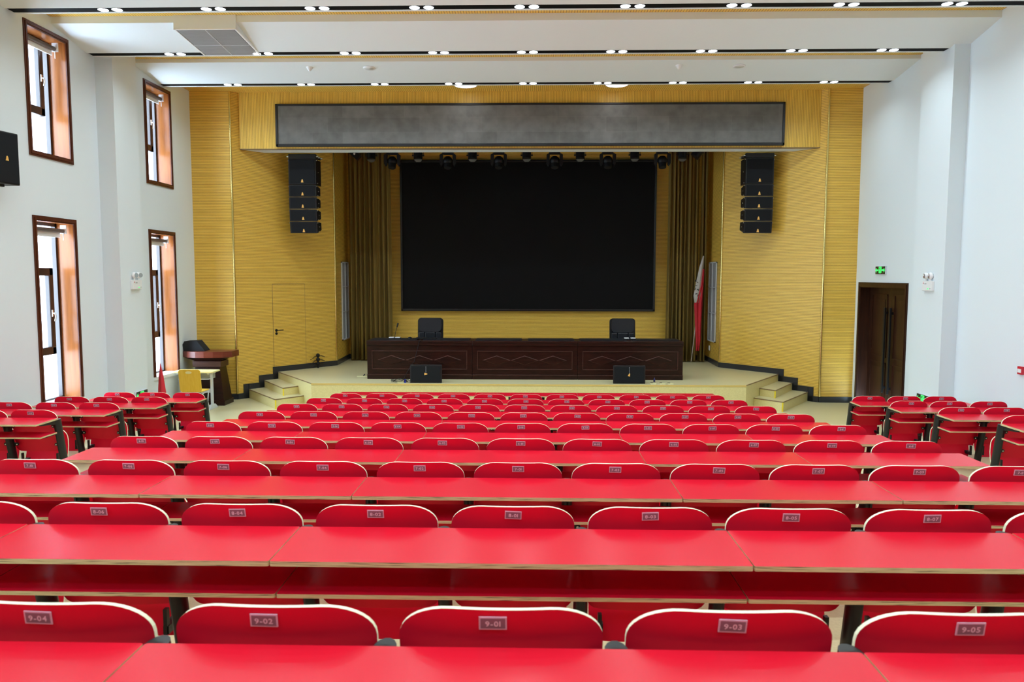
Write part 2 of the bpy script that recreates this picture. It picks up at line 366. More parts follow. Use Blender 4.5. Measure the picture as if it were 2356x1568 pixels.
for s in (-1, 1):
    P0, P1 = (PL0, PL1) if s < 0 else (PR0, PR1)
    for (z, inn, nose, t) in ((0.19, (4.56, 15.55), (4.98, 15.03), 0.10), (0.345, (4.76, 15.84), (4.98, 15.52), 0.245)):
        e = ppt(P0, P1, t); far = SL if s < 0 else SR
        pts = [(s*inn[0], inn[1]), (s*nose[0], nose[1]), e, far]
        if s > 0: pass
        else: pts = pts[::-1]
        mb = MB().prism(pts, 0, z, 0, side=1); struct(mb.build('floor', [floorm, stagef]))
        mb = MB(); nosing(mb, (s*inn[0], inn[1]), (s*nose[0], nose[1]), z-0.004); nosing(mb, (s*nose[0], nose[1]), e, z-0.004)
        struct(mb.build('trim_%d' % k, bronze)); k += 1
        zb = 0 if z < 0.2 else 0.19
        mb = MB().box(-0.012, 0.012, -0.006, 0.006, 0, z-zb-0.012)
        struct(mb.build('trim_%d' % k, yelt, loc=(s*nose[0]-s*0.01, nose[1]-0.006, zb))); k += 1
    # stepped black baseboard along the angled board
    L = (Vector(P1)-Vector(P0)).length; T = [0, 0.10, 0.245, 0.38, 1.0]; Z = [0, 0.19, 0.345, 0.5]
    mb = MB()
    for i in range(4):
        a, b = T[i]*L, T[i+1]*L
        mb.box(a-(0.02 if i else 0), b, -0.018, 0.0, Z[i], Z[i]+0.12)
        if i < 3: mb.box(b-0.13, b, -0.018, 0.0, Z[i], Z[i+1]+0.12)
    d = Vector((P1[0]-P0[0], P1[1]-P0[1]))
    if s > 0:
        M = Matrix.Scale(-1, 4, (1, 0, 0)); mb2 = MB(); mb2.add([M @ Vector(v) for v in mb.v], [f[::-1] for f in mb.f]); mb = mb2
        o = mb.build('baseboard_right', dark_base, loc=(P0[0], P0[1], 0), rot=(0, 0, math.atan2(d.y, d.x)-math.pi))
    else:
        o = mb.build('baseboard_left', dark_base, loc=(P0[0], P0[1], 0), rot=(0, 0, math.atan2(d.y, d.x)))
    struct(o)
for nm, a, b, z in (('baseboard_front', (XL, 16.17), (-6.17, 16.2), 0), ('baseboard_front', (6.10, 16.2), (XR, 16.17), 0), ('baseboard_left', PL1, (-4.62, 19.8), .5),
                    ('baseboard_right', (4.53, 19.8), PR1, .5), ('baseboard_back', (-4.62, 19.8), (4.53, 19.8), .5)):
    a = Vector(a); b = Vector(b); d = b-a
    struct(MB().box(0, d.length, -0.018, 0, z, z+0.12).build(nm, dark_base, loc=(a.x, a.y, 0), rot=(0, 0, math.atan2(d.y, d.x))))
# ------------------------------------------------------------------ windows
def window(i, w, full):
    y0, y1, z0, z1 = w; low = z1 < 4
    fw = 0.075
    mb = MB()       # moulded frame on the wall face: two nested steps
    for (a, t, x) in ((0, fw, 0.018), (fw*0.35, fw*0.35, 0.030)):
        Y0, Y1, Z0, Z1 = y0+a, y1-a, (z0 if low and full else z0+a), z1-a
        mb.box(XL, XL+x, Y0, Y0+t, Z0, Z1); mb.box(XL, XL+x, Y1-t, Y1, Z0, Z1); mb.box(XL, XL+x, Y0+t, Y1-t, Z1-t, Z1)
        if not (low and full): mb.box(XL, XL+x, Y0+t, Y1-t, Z0, Z0+t)
    root = mb.build('window_%d' % i, winwood); struct(root)
    a0, a1, b0, b1 = y0+fw*0.8, y1-fw*0.8, (z0 if low and full else z0+fw*0.8), z1-fw*0.8
    mb = MB(); t = 0.012
    mb.box(-7.27, XL+0.002, a0-0.06, a0, b0, b1); mb.box(-7.27, XL+0.002, a1, a1+0.06, b0, b1); mb.box(-7.27, XL+0.002, a0, a1, b1, b1+0.06)
    mb.build('reveal', reveal, root)
    MB().box(-7.27, XL+(0.03 if low and full else 0.002), a0-0.06, a1+0.06, b0-0.06, b0+0.002).build('window_sill', white_p if low else reveal, root)
    mb = MB(); f = 0.05
    mb.box(-7.33, -7.265, a0-0.05, a0+f, b0, b1); mb.box(-7.33, -7.265, a1-f*0.9, a1+0.05, b0, b1)
    mb.box(-7.33, -7.265, a0, a1, b1-f, b1+0.05); mb.box(-7.33, -7.265, a0, a1, b0-0.05, b0+f*0.6)
    mb.build('outer_frame', alu, root)
    # opening sash
    s1 = a0+(a1-a0)*0.80
    if low: c0, c1 = 1.42, 2.74
    else: c0, c1 = 5.0, b1-0.02
    mb = MB(); g = 0.10
    P = rrect(s1-a0, c1-c0, 0.04, 3, (a0+s1)/2, (c0+c1)/2)
    mb.box(-7.315, -7.235, a0, a0+g*.6, c0, c1); mb.box(-7.315, -7.235, s1-g, s1, c0, c1); mb.box(-7.315, -7.235, a0, s1, c0, c0+g*1.2)
    mb.box(-7.315, -7.235, a0, s1, c1-g*1.2, c1)
    sash = mb.build('sash', alu, root, bevel=0.012)
    if full:
        hz = 5.55 if not low else 2.05
        mb = MB(); mb.box(-7.235, -7.222, s1-0.085, s1-0.055, hz-0.05, hz+0.05); mb.tube([(-7.222, s1-0.07, hz), (-7.19, s1-0.07, hz), (-7.18, s1-0.075, hz-0.05), (-7.185, s1-0.09, hz-0.12)], 0.010)
        mb.build('window_handle', steel, sash)
    MB().box(-7.302, -7.298, a0, a1, b0, b1).build('pane', glass, root)
    mb = MB()       # outer facade reveal
    for (p0, p1, q0, q1) in ((y0-0.3, y0, z0-0.3, z1+0.3), (y1-0.03, y1+0.3, z0-0.3, z1+0.3), (y0, y1, z1-0.02, z1+0.3), (y0, y1, z0-0.3, z0)):
        mb.box(-7.60, wx, p0, p1, q0, q1)
    mb.build('outer_reveal', stone, root)
    if full:
        mb = MB(); zt = b1-0.12
        mb.cyl((-7.10, a0+0.01, zt), (-7.10, a1-0.12, zt), 0.032, n=14); 
        bl = mb.build('roller_blind', mat('blind_roll', (0.11, 0.09, 0.08), 0.6), root)
        mb = MB(); mb.box(-7.135, -7.128, a0+0.02, a1-0.14, zt-0.085, zt-0.01); mb.box(-7.14, -7.123, a0+0.02, a1-0.14, zt-0.10, zt-0.08); mb.build('blind_strip', white_p, bl)
        mb = MB(); mb.box(-7.14, -7.05, a1-0.115, a1-0.095, zt-0.04, zt+0.09); mb.tube([(-7.09, a1-0.12, zt), (-7.09, a1-0.12, zt-0.14)], 0.006); mb.build('blind_bracket', white_p, bl)
for i, w in enumerate(WINS): window(i+1, w, i < 4)
# ------------------------------------------------------------------ right door (double leaf in a deep reveal)
mb = MB(); D0, D1, DZ = 13.98, 15.98, 2.47
for (a, t, x) in ((-0.04, 0.10, 0.018), (-0.005, 0.05, 0.030)):
    mb.box(XR-x, XR, D0+a, D0+a+t, 0, DZ-a); mb.box(XR-x, XR, D1-a-t, D1-a, 0, DZ-a); mb.box(XR-x, XR, D0+a+t, D1-a-t, DZ-a-t, DZ-a)
mb.box(XR, XR+0.34, D0, D0+0.03, 0, DZ); mb.box(XR, XR+0.34, D1-0.03, D1, 0, DZ); mb.box(XR, XR+0.34, D0+.03, D1-.03, DZ-0.03, DZ)
door = mb.build('door_1', doorw); struct(door)
xm = (D0+D1)/2+0.03
for (a, b, hy) in ((D0+0.03, xm-0.002, xm-0.10), (xm+0.002, D1-0.03, xm+0.13)):
    mb = MB(); mb.box(6.97, 7.02, a, b, 0, DZ-0.03)
    w = b-a
    for (z0, z1) in ((0.15, 0.95), (1.05, 2.28)):
        for (q, t, th) in ((0.14, 0.022, 0.014), ):
            mb.box(6.97-th, 6.97, a+q, a+q+t, z0, z1); mb.box(6.97-th, 6.97, b-q-t, b-q, z0, z1); mb.box(6.97-th, 6.97, a+q, b-q, z0, z0+t); mb.box(6.97-th, 6.97, a+q, b-q, z1-t, z1)
        mb.box(6.962, 6.97, a+0.24, b-0.24, z0+0.1, z1-0.1)
    leaf = mb.build('door_leaf', doorw, door)
    mb = MB(); mb.box(6.895, 6.93, hy-0.03, hy+0.03, 0.37, 2.03); mb.box(6.93, 6.97, hy-0.02, hy+0.02, 0.45, 0.50); mb.box(6.93, 6.97, hy-0.02, hy+0.02, 1.90, 1.95)
    mb.build('door_handle', black, leaf, bevel=0.006)
# hidden door flush in the left angled board
dL = Vector((PL1[0]-PL0[0], PL1[1]-PL0[1])); ang = math.atan2(dL.y, dL.x); LL = dL.length
u0, u1 = 0.345*LL, 0.665*LL
mb = MB(); mb.box(u0, u1, -0.006, 0, 0.5, 2.44)
door2 = mb.build('door_2', slat_h, loc=(PL0[0], PL0[1], 0), rot=(0, 0, ang)); struct(door2)
mb = MB(); mb.box(u0-0.006, u0, -0.0065, 0, 0.5, 2.446); mb.box(u1, u1+0.006, -0.0065, 0, 0.5, 2.446); mb.box(u0, u1, -0.0065, 0, 2.44, 2.446)
mb.build('door_seam', bronze, door2)
mb = MB(); mb.cyl((u0+0.07, -0.006, 1.42), (u0+0.07, -0.02, 1.42), 0.03); mb.tube([(u0+0.07, -0.02, 1.42), (u0+0.07, -0.055, 1.42), (u0+0.22, -0.055, 1.425)], 0.010); mb.cyl((u0+0.07, -0.006, 1.35), (u0+0.07, -0.02, 1.35), 0.028)
mb.build('door_handle', black, door2)
# ------------------------------------------------------------------ ceiling fittings
t = thing('air_conditioner_box', 'white boxed ceiling air unit with a grey louvred underside', 'air conditioner', (-4.71, 12.08, 6.14))
v = []
for (x0, x1, y0, y1) in ((-0.46, 0.46, -0.55, 0.53),):
    v = [(x0, y0, 0.08), (x1, y0, 0.08), (x1, y1, 0.0), (x0, y1, 0.0), (x0, y0, 0.27), (x1, y0, 0.27), (x1, y1, 0.27), (x0, y1, 0.27)]
MB().add(v, [(0, 3, 2, 1), (4, 5, 6, 7), (0, 1, 5, 4), (1, 2, 6, 5), (2, 3, 7, 6), (3, 0, 4, 7)]).build('casing', ceilw, t)
sl = -0.08/1.08; ml = MB(); Mt = Matrix.Translation((0, -0.55, 0.08)) @ Matrix.Rotation(math.atan(sl), 4, 'X')
ml.box(-0.44, 0.44, 0.02, 1.06, -0.006, 0, 0, Mt)
for i in range(40): ml.box(-0.42, 0.42, 0.04+i*0.0252, 0.052+i*0.0252, -0.014, -0.006, 1, Mt)
ml.box(-0.005, 0.005, 0.03, 1.05, -0.018, -0.006, 2, Mt); ml.box(-0.43, 0.43, 0.62, 0.63, -0.018, -0.006, 2, Mt)
ml.build('louvre_grille', [mat('louvre_back', (0.16, 0.16, 0.16), 0.6), ventg, ventw], t)
mb = MB()
for (a, b, c, d_) in ((-.46, .46, 0, .025), (-.46, .46, 1.055, 1.08), (-.46, -.435, 0, 1.08), (.435, .46, 0, 1.08)): mb.box(a, b, c, d_, -0.014, 0, 0, Mt)
mb.build('grille_frame', white_p, t)
def slabz(y): return 6.365+(6.24-6.365)*(y-13.86)/1.0
for (x, lab) in ((-3.90, 'small white smoke detector above the left half of the stage'), (2.67, 'small white smoke detector above the right half of the stage')):
    y = 14.1; t = thing('smoke_detector', lab, 'smoke detector', (x, y, slabz(y)-0.002), group='smoke detectors on the ceiling')
    MB().lathe([(0.0, -0.012), (0.06, -0.012), (0.062, 0.012)]).build('base', white_p, t)
    MB().lathe([(0.0, -0.065), (0.025, -0.062), (0.03, -0.045), (0.048, -0.03), (0.05, -0.012)]).build('sensor_head', white_p, t)
for (x, lab) in ((-2.84, 'flat round ceiling speaker right of the left smoke detector'), (3.74, 'flat round ceiling speaker right of the right smoke detector')):
    y = 14.15; t = thing('ceiling_speaker', lab, 'speaker', (x, y, slabz(y)-0.004), group='round ceiling speakers')
    MB().lathe([(0.085, -0.006), (0.105, -0.010), (0.11, 0.012)]).build('rim', white_p, t)
    MB().lathe([(0.0, -0.008), (0.085, -0.006), (0.086, 0.01)]).build('speaker_grille', mat('ceiling_speaker_mesh', (0.62, 0.61, 0.58), 0.6), t)
for (x, lab) in ((-1.25, 'lit round panel light left of the middle over the stage front'), (1.76, 'lit round panel light right of the middle over the stage front')):
    t = thing('round_ceiling_light', lab, 'ceiling light', (x, 15.78, 6.42), group='round panel lights in the slatted ceiling')
    MB().lathe([(0.215, -0.012), (0.235, -0.012), (0.24, 0.0)], n=32).build('trim_ring', white_p, t)
    MB().lathe([(0.0, -0.016), (0.215, -0.012)], n=32).build('lens', dome, t)
    lamp('panel_lamp', (0, 0, -0.03), 0.4, 0.4, 1.2, (0.95, 0.97, 1.0), parent=t)
# ------------------------------------------------------------------ LED banner and big screen
t = thing('led_banner', 'long grey unlit LED banner in a black frame on the beam', 'LED screen', (0, 16.33, 5.29))
mb = MB(); bx0, bx1, bz0, bz1 = -5.245, 5.245, 0.01, 0.88
for a in ((bx0, bx1, bz0, bz0+0.055), (bx0, bx1, bz1-0.045, bz1), (bx0, bx0+0.05, bz0, bz1), (bx1-0.05, bx1, bz0, bz1)): mb.box(a[0], a[1], -0.085, 0, a[2], a[3])
mb.build('frame', mat('banner_frame', (0.012, 0.014, 0.018), 0.35), t, bevel=0.008)
MB().box(bx0+0.05, bx1-0.05, -0.07, 0, bz0+0.055, bz1-0.045).build('display_panel', ledg, t)
t = thing('led_wall', 'huge black unlit screen on the back wall of the stage', 'LED screen', (-0.02, 19.79, 1.74))
mb = MB(); w2, hh = 3.22, 3.78
for a in ((-w2, w2, 0, 0.05), (-w2, w2, hh-0.05, hh), (-w2, -w2+0.05, 0, hh), (w2-0.05, w2, 0, hh)): mb.box(a[0], a[1], -0.14, 0, a[2], a[3])
mb.build('frame', mat('screen_frame', (0.008, 0.009, 0.011), 0.3), t, bevel=0.006)
MB().box(-w2+0.05, w2-0.05, -0.12, 0, 0.05, hh-0.05).build('display_panel', lcd, t)
# ------------------------------------------------------------------ curtains
def curtain(x0, x1, y, z0, z1, folds, label, seed):
    rnd = random.Random(seed); n = folds*10; ph = [rnd.uniform(0.6, 1.4) for _ in range(folds+1)]; v = []; f = []
    rows = 7
    for r in range(rows+1):
        z = z1+(z0-z1)*r/rows
        for i in range(n+1):
            u = i/n; k = min(folds-1, int(u*folds)); a = ph[k]
            amp = 0.075*a*(0.55+0.45*r/rows)
            xx = x0+(x1-x0)*u+0.012*math.sin(u*37+r*0.5)
            v.append((xx, y+amp*math.cos(2*math.pi*u*folds)+0.015*math.sin(3*u*folds+r*.3), z))
    for r in range(rows):
        for i in range(n): f.append((r*(n+1)+i, (r+1)*(n+1)+i, (r+1)*(n+1)+i+1, r*(n+1)+i+1))
    mb = MB().add(v, f, smooth=True); o = mb.build('stage_curtain', curt)
    s = o.modifiers.new('cloth', 'SOLIDIFY'); s.thickness = 0.006; s.offset = 0
    return tag(o, label, 'curtain', 'olive stage curtains')
curtain(-4.47, -3.42, 19.3, 0.53, 6.2, 9, 'olive velvet stage curtain left of the black screen', 3)
curtain(3.43, 4.18, 19.3, 0.53, 6.2, 8, 'wide olive velvet stage curtain right of the black screen', 5)
curtain(4.24, 4.40, 19.3, 0.53, 6.2, 2, 'narrow olive curtain strip between the flag and the right vent', 6)
# flag in the gap of the right curtain
t = thing('flag', 'furled white and red flag hanging from a thin slanted pole', 'flag', (4.13, 19.12, 0.5))
MB().tube([(-0.10, 0.0, 0.03), (0.16, 0.03, 2.6)], 0.010).build('flagpole', mat('pale_pole', (0.5, 0.42, 0.38), 0.4), t)
def drape(prof, mats, name, par, folds=3, amp=0.02):
    v = []; f = []; n = 14
    for (z, xa, xb) in prof:
        for i in range(n+1):
            u = i/n; v.append((xa+(xb-xa)*u, -0.03+amp*math.cos(2*math.pi*folds*u), z))
    for r in range(len(prof)-1):
        for i in range(n): f.append((r*(n+1)+i, (r+1)*(n+1)+i, (r+1)*(n+1)+i+1, r*(n+1)+i+1))
    o = MB().add(v, f, smooth=True).build(name, mats, par); s = o.modifiers.new('cloth', 'SOLIDIFY'); s.thickness = 0.005; return o
wf = drape([(2.62, 0.13, 0.16), (2.35, 0.05, 0.15), (2.0, -0.02, 0.13), (1.65, -0.08, 0.09), (1.48, -0.05, 0.05)], clothw, 'white_cloth', t, 1, 0.015)
drape([(2.3, 0.13, 0.17), (1.9, 0.09, 0.16), (1.45, -0.06, 0.15), (1.0, -0.03, 0.13), (0.55, 0.0, 0.12), (0.3, 0.0, 0.09)], redc, 'red_cloth', t, 2, 0.02)
mb = MB()
for (x, z, w, h, r) in ((-0.04, 2.02, .03, .05, .3), (0.0, 1.98, .05, .012, .5), (-0.03, 1.90, .06, .012, -.4), (-0.05, 1.82, .014, .06, .2), (0.02, 1.80, .05, .02, .7), (-0.02, 1.70, .05, .016, -.3), (0.02, 1.66, .016, .05, .3)):
    mb.box(-w/2, w/2, -0.004, 0, -h/2, h/2, 0, Matrix.Translation((x, -0.052, z)) @ Matrix.Rotation(r, 4, 'Y'))
mb.build('black_marks', black, wf)
# side vents in the inner side boards
def vent(x, y0, y1, s, label):
    t = thing('air_vent', label, 'vent', (x, (y0+y1)/2, 1.04), group='tall white vents beside the stage'); h = 1.93; L = y1-y0
    mb = MB()
    for (a, b, c, d_) in ((-L/2, L/2, 0, .025), (-L/2, L/2, h-.025, h), (-L/2, -L/2+.025, 0, h), (L/2-.025, L/2, 0, h), (-L/2, L/2, h*.36, h*.36+.012), (-L/2, L/2, h*.68, h*.68+.012), (0.0, .015, 0, h)):
        mb.box(0 if s > 0 else -0.03, 0.03 if s > 0 else 0, a, b, c, d_)
    mb.build('frame', ventw, t)
    mb = MB(); mb.box(0 if s > 0 else -0.004, 0.004 if s > 0 else 0, -L/2, L/2, 0, h, 0)
    n = 26
    for i in range(n):
        yy = -L/2+0.03+(L-0.06)*i/n; mb.box(0 if s > 0 else -0.008, 0.008 if s > 0 else 0, yy, yy+0.007, 0.02, h-0.02, 1)
    mb.build('louvres', [black, ventg], t)
vent(-4.585, 18.92, 19.60, 1, 'tall white louvred vent left of the stage')
vent(4.495, 18.60, 19.36, -1, 'tall white louvred vent right of the stage')
t = thing('wall_socket', 'small white wall socket below the right stage vent', 'socket', (4.5, 19.22, 0.86))
MB().box(-0.018, 0, -0.05, 0.05, -0.06, 0.06).build('socket_plate', white_p, t, bevel=0.004); MB().box(-0.022, -0.018, -0.03, 0.03, -0.035, 0.035).build('socket_face', grey_m, t)
# ------------------------------------------------------------------ badge used on every loudspeaker
def badge(par, M, s=0.035):
    pts = [(-1, -1), (1, -1), (0.75, -0.45), (0.55, 0.5), (0.2, 1.0), (-0.2, 1.0), (-0.55, 0.5), (-0.75, -0.45)]
    mb = MB().prism([(p[0]*s*.8, p[1]*s) for p in pts], 0, 0.006, 0, M); return mb.build('gold_badge', logo, par)
FACE = Matrix.Rotation(math.radians(90), 4, 'X')      # xy drawing -> upright, facing -y
# ------------------------------------------------------------------ line arrays
names = ['large top cabinet', 'second cabinet from the top', 'middle cabinet', 'second cabinet from the bottom', 'lowest cabinet']
def array(cx, side):
    zt = 5.26; Yf = 16.84
    t = thing('speaker_flying_frame', 'black flying frame above the %s hanging speaker column' % side, 'bracket', (cx, Yf, zt-0.12), group='flying frames of the speaker columns')
    MB().box(-0.30, 0.30, 0.0, 0.09, 0.0, 0.10).box(-0.30, -0.25, 0.09, 0.42, 0.02, 0.08).box(0.25, 0.30, 0.09, 0.42, 0.02, 0.08).build('beam', blackm, t, bevel=0.01)
    for sx in (-0.325, 0.325):
        for yy in (0.04, 0.2, 0.38): MB().cyl((sx*0.92, yy, 0.05), (sx*1.05, yy, 0.05), 0.012).build('shackle', steel, t)
    z = zt-0.125; tilt = 0; y = Yf
    for i in range(5):
        hgt = 0.55 if i == 0 else 0.262; dep = 0.40 if i == 0 else 0.33; w = 0.60
        tilt = (0, 0, 0.02, 0.06, 0.13)[i]
        t = thing('line_array_speaker', '%s of the black speaker column %s of the stage' % (names[i], side), 'speaker', (cx, y, z), group='cabinets of the hanging speaker columns')
        t.rotation_euler = (tilt, 0, 0)
        hb = hgt-0.008; tp = 0.0 if i == 0 else 0.045
        v = [(-w/2, 0, 0), (w/2, 0, 0), (w/2, dep, -tp), (-w/2, dep, -tp), (-w/2, 0, -hb), (w/2, 0, -hb), (w/2, dep, -hb+tp), (-w/2, dep, -hb+tp)]
        MB().add(v, [(0, 1, 2, 3), (4, 7, 6, 5), (0, 4, 5, 1), (1, 5, 6, 2), (2, 6, 7, 3), (3, 7, 4, 0)]).build('cabinet', blackm, t, bevel=0.008)
        MB().box(-w/2+0.03, w/2-0.03, -0.008, 0.0, -hb+0.02, -0.02).build('speaker_grille', grille, t, bevel=0.003)
        badge(t, Matrix.Translation((0, -0.008, -hb+(0.075 if i == 0 else 0.06))) @ FACE, 0.034)
        for sx in (-1, 1):
            for (yy, zz) in ((0.03, -0.03), (0.10, -hb+0.03), (0.16, -hb*0.5)): MB().cyl((sx*(w/2-0.004), yy, zz), (sx*(w/2+0.012), yy, zz), 0.010, n=8).build('rigging_pin', steel, t)
        z -= hgt*math.cos(tilt); y += hgt*math.sin(tilt)
array(-4.88, 'left'); array(4.93, 'right')
# wall speaker at the left edge
t = thing('wall_speaker', 'black loudspeaker high on the left wall, cut by the photo edge', 'speaker', (-6.71, 9.97, 3.80)); t.rotation_euler = (0, 0, math.radians(90-10))
MB().box(-0.22, 0.22, 0.0, 0.22, 0, 0.67).build('cabinet', blackm, t, bevel=0.01)
MB().box(-0.205, 0.205, -0.008, 0, 0.02, 0.65).build('speaker_grille', grille, t)
badge(t, Matrix.Translation((0.02, -0.009, 0.33)) @ FACE, 0.03)
MB().box(-0.05, 0.05, 0.20, 0.32, 0.25, 0.40).box(-0.03, 0.05, 0.08, 0.12, -0.03, 0).build('wall_bracket', blackm, t)
# ------------------------------------------------------------------ stage lights on a pipe
t = thing('lighting_pipe', 'black pipe that the stage lights hang from behind the beam', 'pipe', (0, 18.0, 5.62))
MB().cyl((-4.6, 0, 0), (4.45, 0, 0), 0.03).build('pipe', blackm, t)
for x in (-3.6, -1.2, 1.2, 3.6): MB().cyl((x, 0, 0), (x, 0, 0.68), 0.012).build('hanger_rod', blackm, t)
def moving_head(label, x):
    t = thing('moving_head_light', label, 'stage light', (x, 18.0, 5.59), group='moving head lights under the beam')
    MB().box(-0.13, 0.13, -0.10, 0.10, -0.16, -0.03).build('base', blackm, t, bevel=0.015)
    mb = MB()
    for s in (-1, 1): mb.prism([(s*0.11, -0.16), (s*0.185, -0.20), (s*0.185, -0.40), (s*0.15, -0.46), (s*0.12, -0.42)], -0.05, 0.05, 0, FACE)
    mb.box(-0.12, 0.12, -0.05, 0.05, -0.19, -0.16); mb.build('yoke', blackm, t, bevel=0.006)
    mb = MB(); mb.ball((0, 0, -0.34), 0.115, sc=(1, 1, 1)); mb.cyl((0, 0, -0.36), (0, -0.05, -0.50), 0.095, 0.085); mb.build('head', black, t)
    MB().cyl((0, -0.05, -0.50), (0, -0.052, -0.505), 0.07).build('lens', leather, t)
    MB().box(-0.02, 0.02, -0.103, -0.10, -0.10, -0.085).build('display_panel', white_p, t)
    MB().box(-0.03, 0.03, -0.03, 0.03, -0.03, 0.04).build('clamp', blackm, t)
def par(label, x):
    t = thing('par_light', label, 'stage light', (x, 18.0, 5.59), group='par lights under the beam')
    MB().cyl((0, 0, -0.16), (0, -0.045, -0.31), 0.105, 0.10, n=20).build('can', blackm, t)
    mb = MB(); 
    for s in (-1, 1): mb.box(s*0.125-0.004, s*0.125+0.004, -0.02, 0.02, -0.24, 0.0); mb.cyl((s*0.10, -0.01, -0.21), (s*0.14, -0.01, -0.21), 0.016)
    mb.box(-0.13, 0.13, -0.02, 0.02, -0.01, 0.0); mb.build('yoke', blackm, t)
    mb = MB(); mb.cyl((0, -0.045, -0.31), (0, -0.047, -0.313), 0.085, n=20); mb.build('lens', mat('par_lens', (0.10, 0.10, 0.10), 0.3), t)
    MB().box(-0.02, 0.02, -0.02, 0.02, 0.0, 0.04).build('clamp', blackm, t)
for i, x in enumerate((-3.13, -1.85, -0.68, 0.60, 1.81, 3.05)):
    moving_head('black moving head stage light, %s of six from the left' % ('first', 'second', 'third', 'fourth', 'fifth', 'sixth')[i], x)
for i, x in enumerate((-3.61, -2.53, -1.28, -0.04, 1.18, 2.42, 3.50)):
    par('round black par can, %s of seven from the left' % ('first', 'second', 'third', 'fourth', 'fifth', 'sixth', 'seventh')[i], x)
t = thing('batten_light', 'tilted black bar light with three small lamps at the left curtain', 'stage light', (-4.0, 17.9, 5.60)); t.rotation_euler = (0, math.radians(42), 0)
MB().box(-0.22, 0.30, -0.06, 0.06, -0.20, -0.06).build('bar', blackm, t, bevel=0.01)
for k_ in range(3): MB().box(-0.10+k_*0.12, -0.06+k_*0.12, -0.064, -0.06, -0.15, -0.11).build('lamp_cell', white_p, t)
t = thing('spotlight', 'dark spotlight turned sideways at the right curtain', 'stage light', (3.98, 17.9, 5.58)); t.rotation_euler = (0, math.radians(40), 0)
MB().cyl((0, 0, -0.06), (0, 0, -0.34), 0.10, 0.11, n=16).build('can', blackm, t); MB().box(-0.13, 0.13, -0.02, 0.02, -0.08, -0.02).build('yoke', blackm, t); MB().cyl((0, 0, -0.34), (0, 0, -0.345), 0.09, n=16).build('lens', black, t)
# ------------------------------------------------------------------ head tables
def head_table(label, x0, x1):
    w = x1-x0-0.004; t = thing('head_table', label, 'table', ((x0+x1)/2, 15.86, ZS), group='head tables on the stage')
    MB().box(-w/2, w/2, -0.05, 0.62, 0.755, 0.80).box(-w/2, w/2, -0.04, 0.0, 0.70, 0.755).build('tabletop', dwood, t, bevel=0.006)
    mb = MB(); mb.box(-w/2+0.002, w/2-0.002, 0, 0.03, 0.0, 0.70)
    mb.box(-w/2+0.002, w/2-0.002, -0.02, 0, 0.0, 0.085); mb.box(-w/2, w/2, -0.012, 0, 0.085, 0.10)
    mb.build('front_panel', dwood, t)
    mb = MB(); a, b, z0, z1 = -w/2+0.10, w/2-0.10, 0.20, 0.59; q = 0.016
    for (A, B, C, D_) in ((a, b, z1-q, z1), (a, b, z0, z0+q), (a, a+q, z0, z1), (b-q, b, z0, z1)): mb.box(A, B, -0.014, 0, C, D_)
    mb.box(-w/2, w/2, -0.026, 0, 0.085, 0.098)
    mb.build('moulding', dwood2, t, bevel=0.004)
    for k_ in range(3):
        c = (k_-1)*(w*0.268); r = w*0.134; zc = 0.395; hz = 0.10
        mb = MB()
        P = [(c-r, zc), (c, zc+hz), (c+r, zc), (c, zc-hz)]; Q = [(c-r+0.035, zc), (c, zc+hz-0.013), (c+r-0.035, zc), (c, zc-hz+0.013)]
        v = [(p[0], 0, p[1]) for p in P]+[(p[0], -0.014, p[1]) for p in Q]
        mb.add(v, [(0, 4, 5, 1), (1, 5, 6, 2), (2, 6, 7, 3), (3, 7, 4, 0)], 1); mb.add(v, [(4, 7, 6, 5)], 0)
        mb.build('diamond', [dwood, dwood2], t)
    for s in (-1, 1): MB().box(s*w/2-(0.03 if s > 0 else 0), s*w/2+(0.03 if s < 0 else 0), 0.03, 0.58, 0, 0.755).build('side_panel', dwood, t)
    for c in (-w*0.25, w*0.25): MB().box(c-w*0.22, c+w*0.22, 0.08, 0.56, 0.80, 0.812).build('leather_inlay', leather, t)
head_table('dark wood head table section under the gooseneck microphone', -3.32, -1.14)
head_table('dark wood head table section in the middle', -1.14, 1.03)
head_table('dark wood head table section in front of the right office chair', 1.03, 3.19)
ZT = ZS+0.812
def office_chair(label, x):
    t = thing('office_chair', label, 'chair', (x, 16.95, ZS), group='black office chairs behind the head table')
    MB().prism(rrect(0.56, 0.66, 0.07, 5), 0, 0.05, 0, Matrix.Translation((0, 0.12, 0.87)) @ Matrix.Rotation(math.radians(-6), 4, 'X') @ FACE).build('back_shell', black, t, bevel=0.015)
    MB().prism(rrect(0.50, 0.30, 0.09, 5), 0, 0.10, 0, Matrix.Translation((0, 0.10, 1.04)) @ Matrix.Rotation(math.radians(-6), 4, 'X') @ FACE).build('head_cushion', leather, t, bevel=0.03)
    for (x0, x1) in ((-0.25, -0.12), (-0.115, 0.115), (0.12, 0.25)):
        MB().box(x0, x1, -0.02, 0.07, 0.55, 0.895).build('back_cushion', leather, t, bevel=0.02)
    MB().box(-0.27, 0.27, -0.42, 0.08, 0.42, 0.53).build('seat', leather, t, bevel=0.03)
    for s in (-1, 1): MB().tube([(s*0.29, 0.05, 0.46), (s*0.30, 0.04, 0.68), (s*0.30, -0.26, 0.70), (s*0.29, -0.30, 0.46)], 0.018).build('armrest', steel if s < 0 and x > 0 else blackm, t)
    MB().cyl((0, -0.15, 0.10), (0, -0.15, 0.42), 0.03).build('gas_post', blackm, t)
    for k_ in range(5):
        a = k_*math.tau/5+0.3; e = (0.27*math.cos(a), -0.15+0.27*math.sin(a), 0.06)
        l_ = MB().cyl((0, -0.15, 0.11), e, 0.022, 0.015).build('base_arm', blackm, t); MB().ball((e[0], e[1], 0.03), 0.03).build('caster', black, l_)
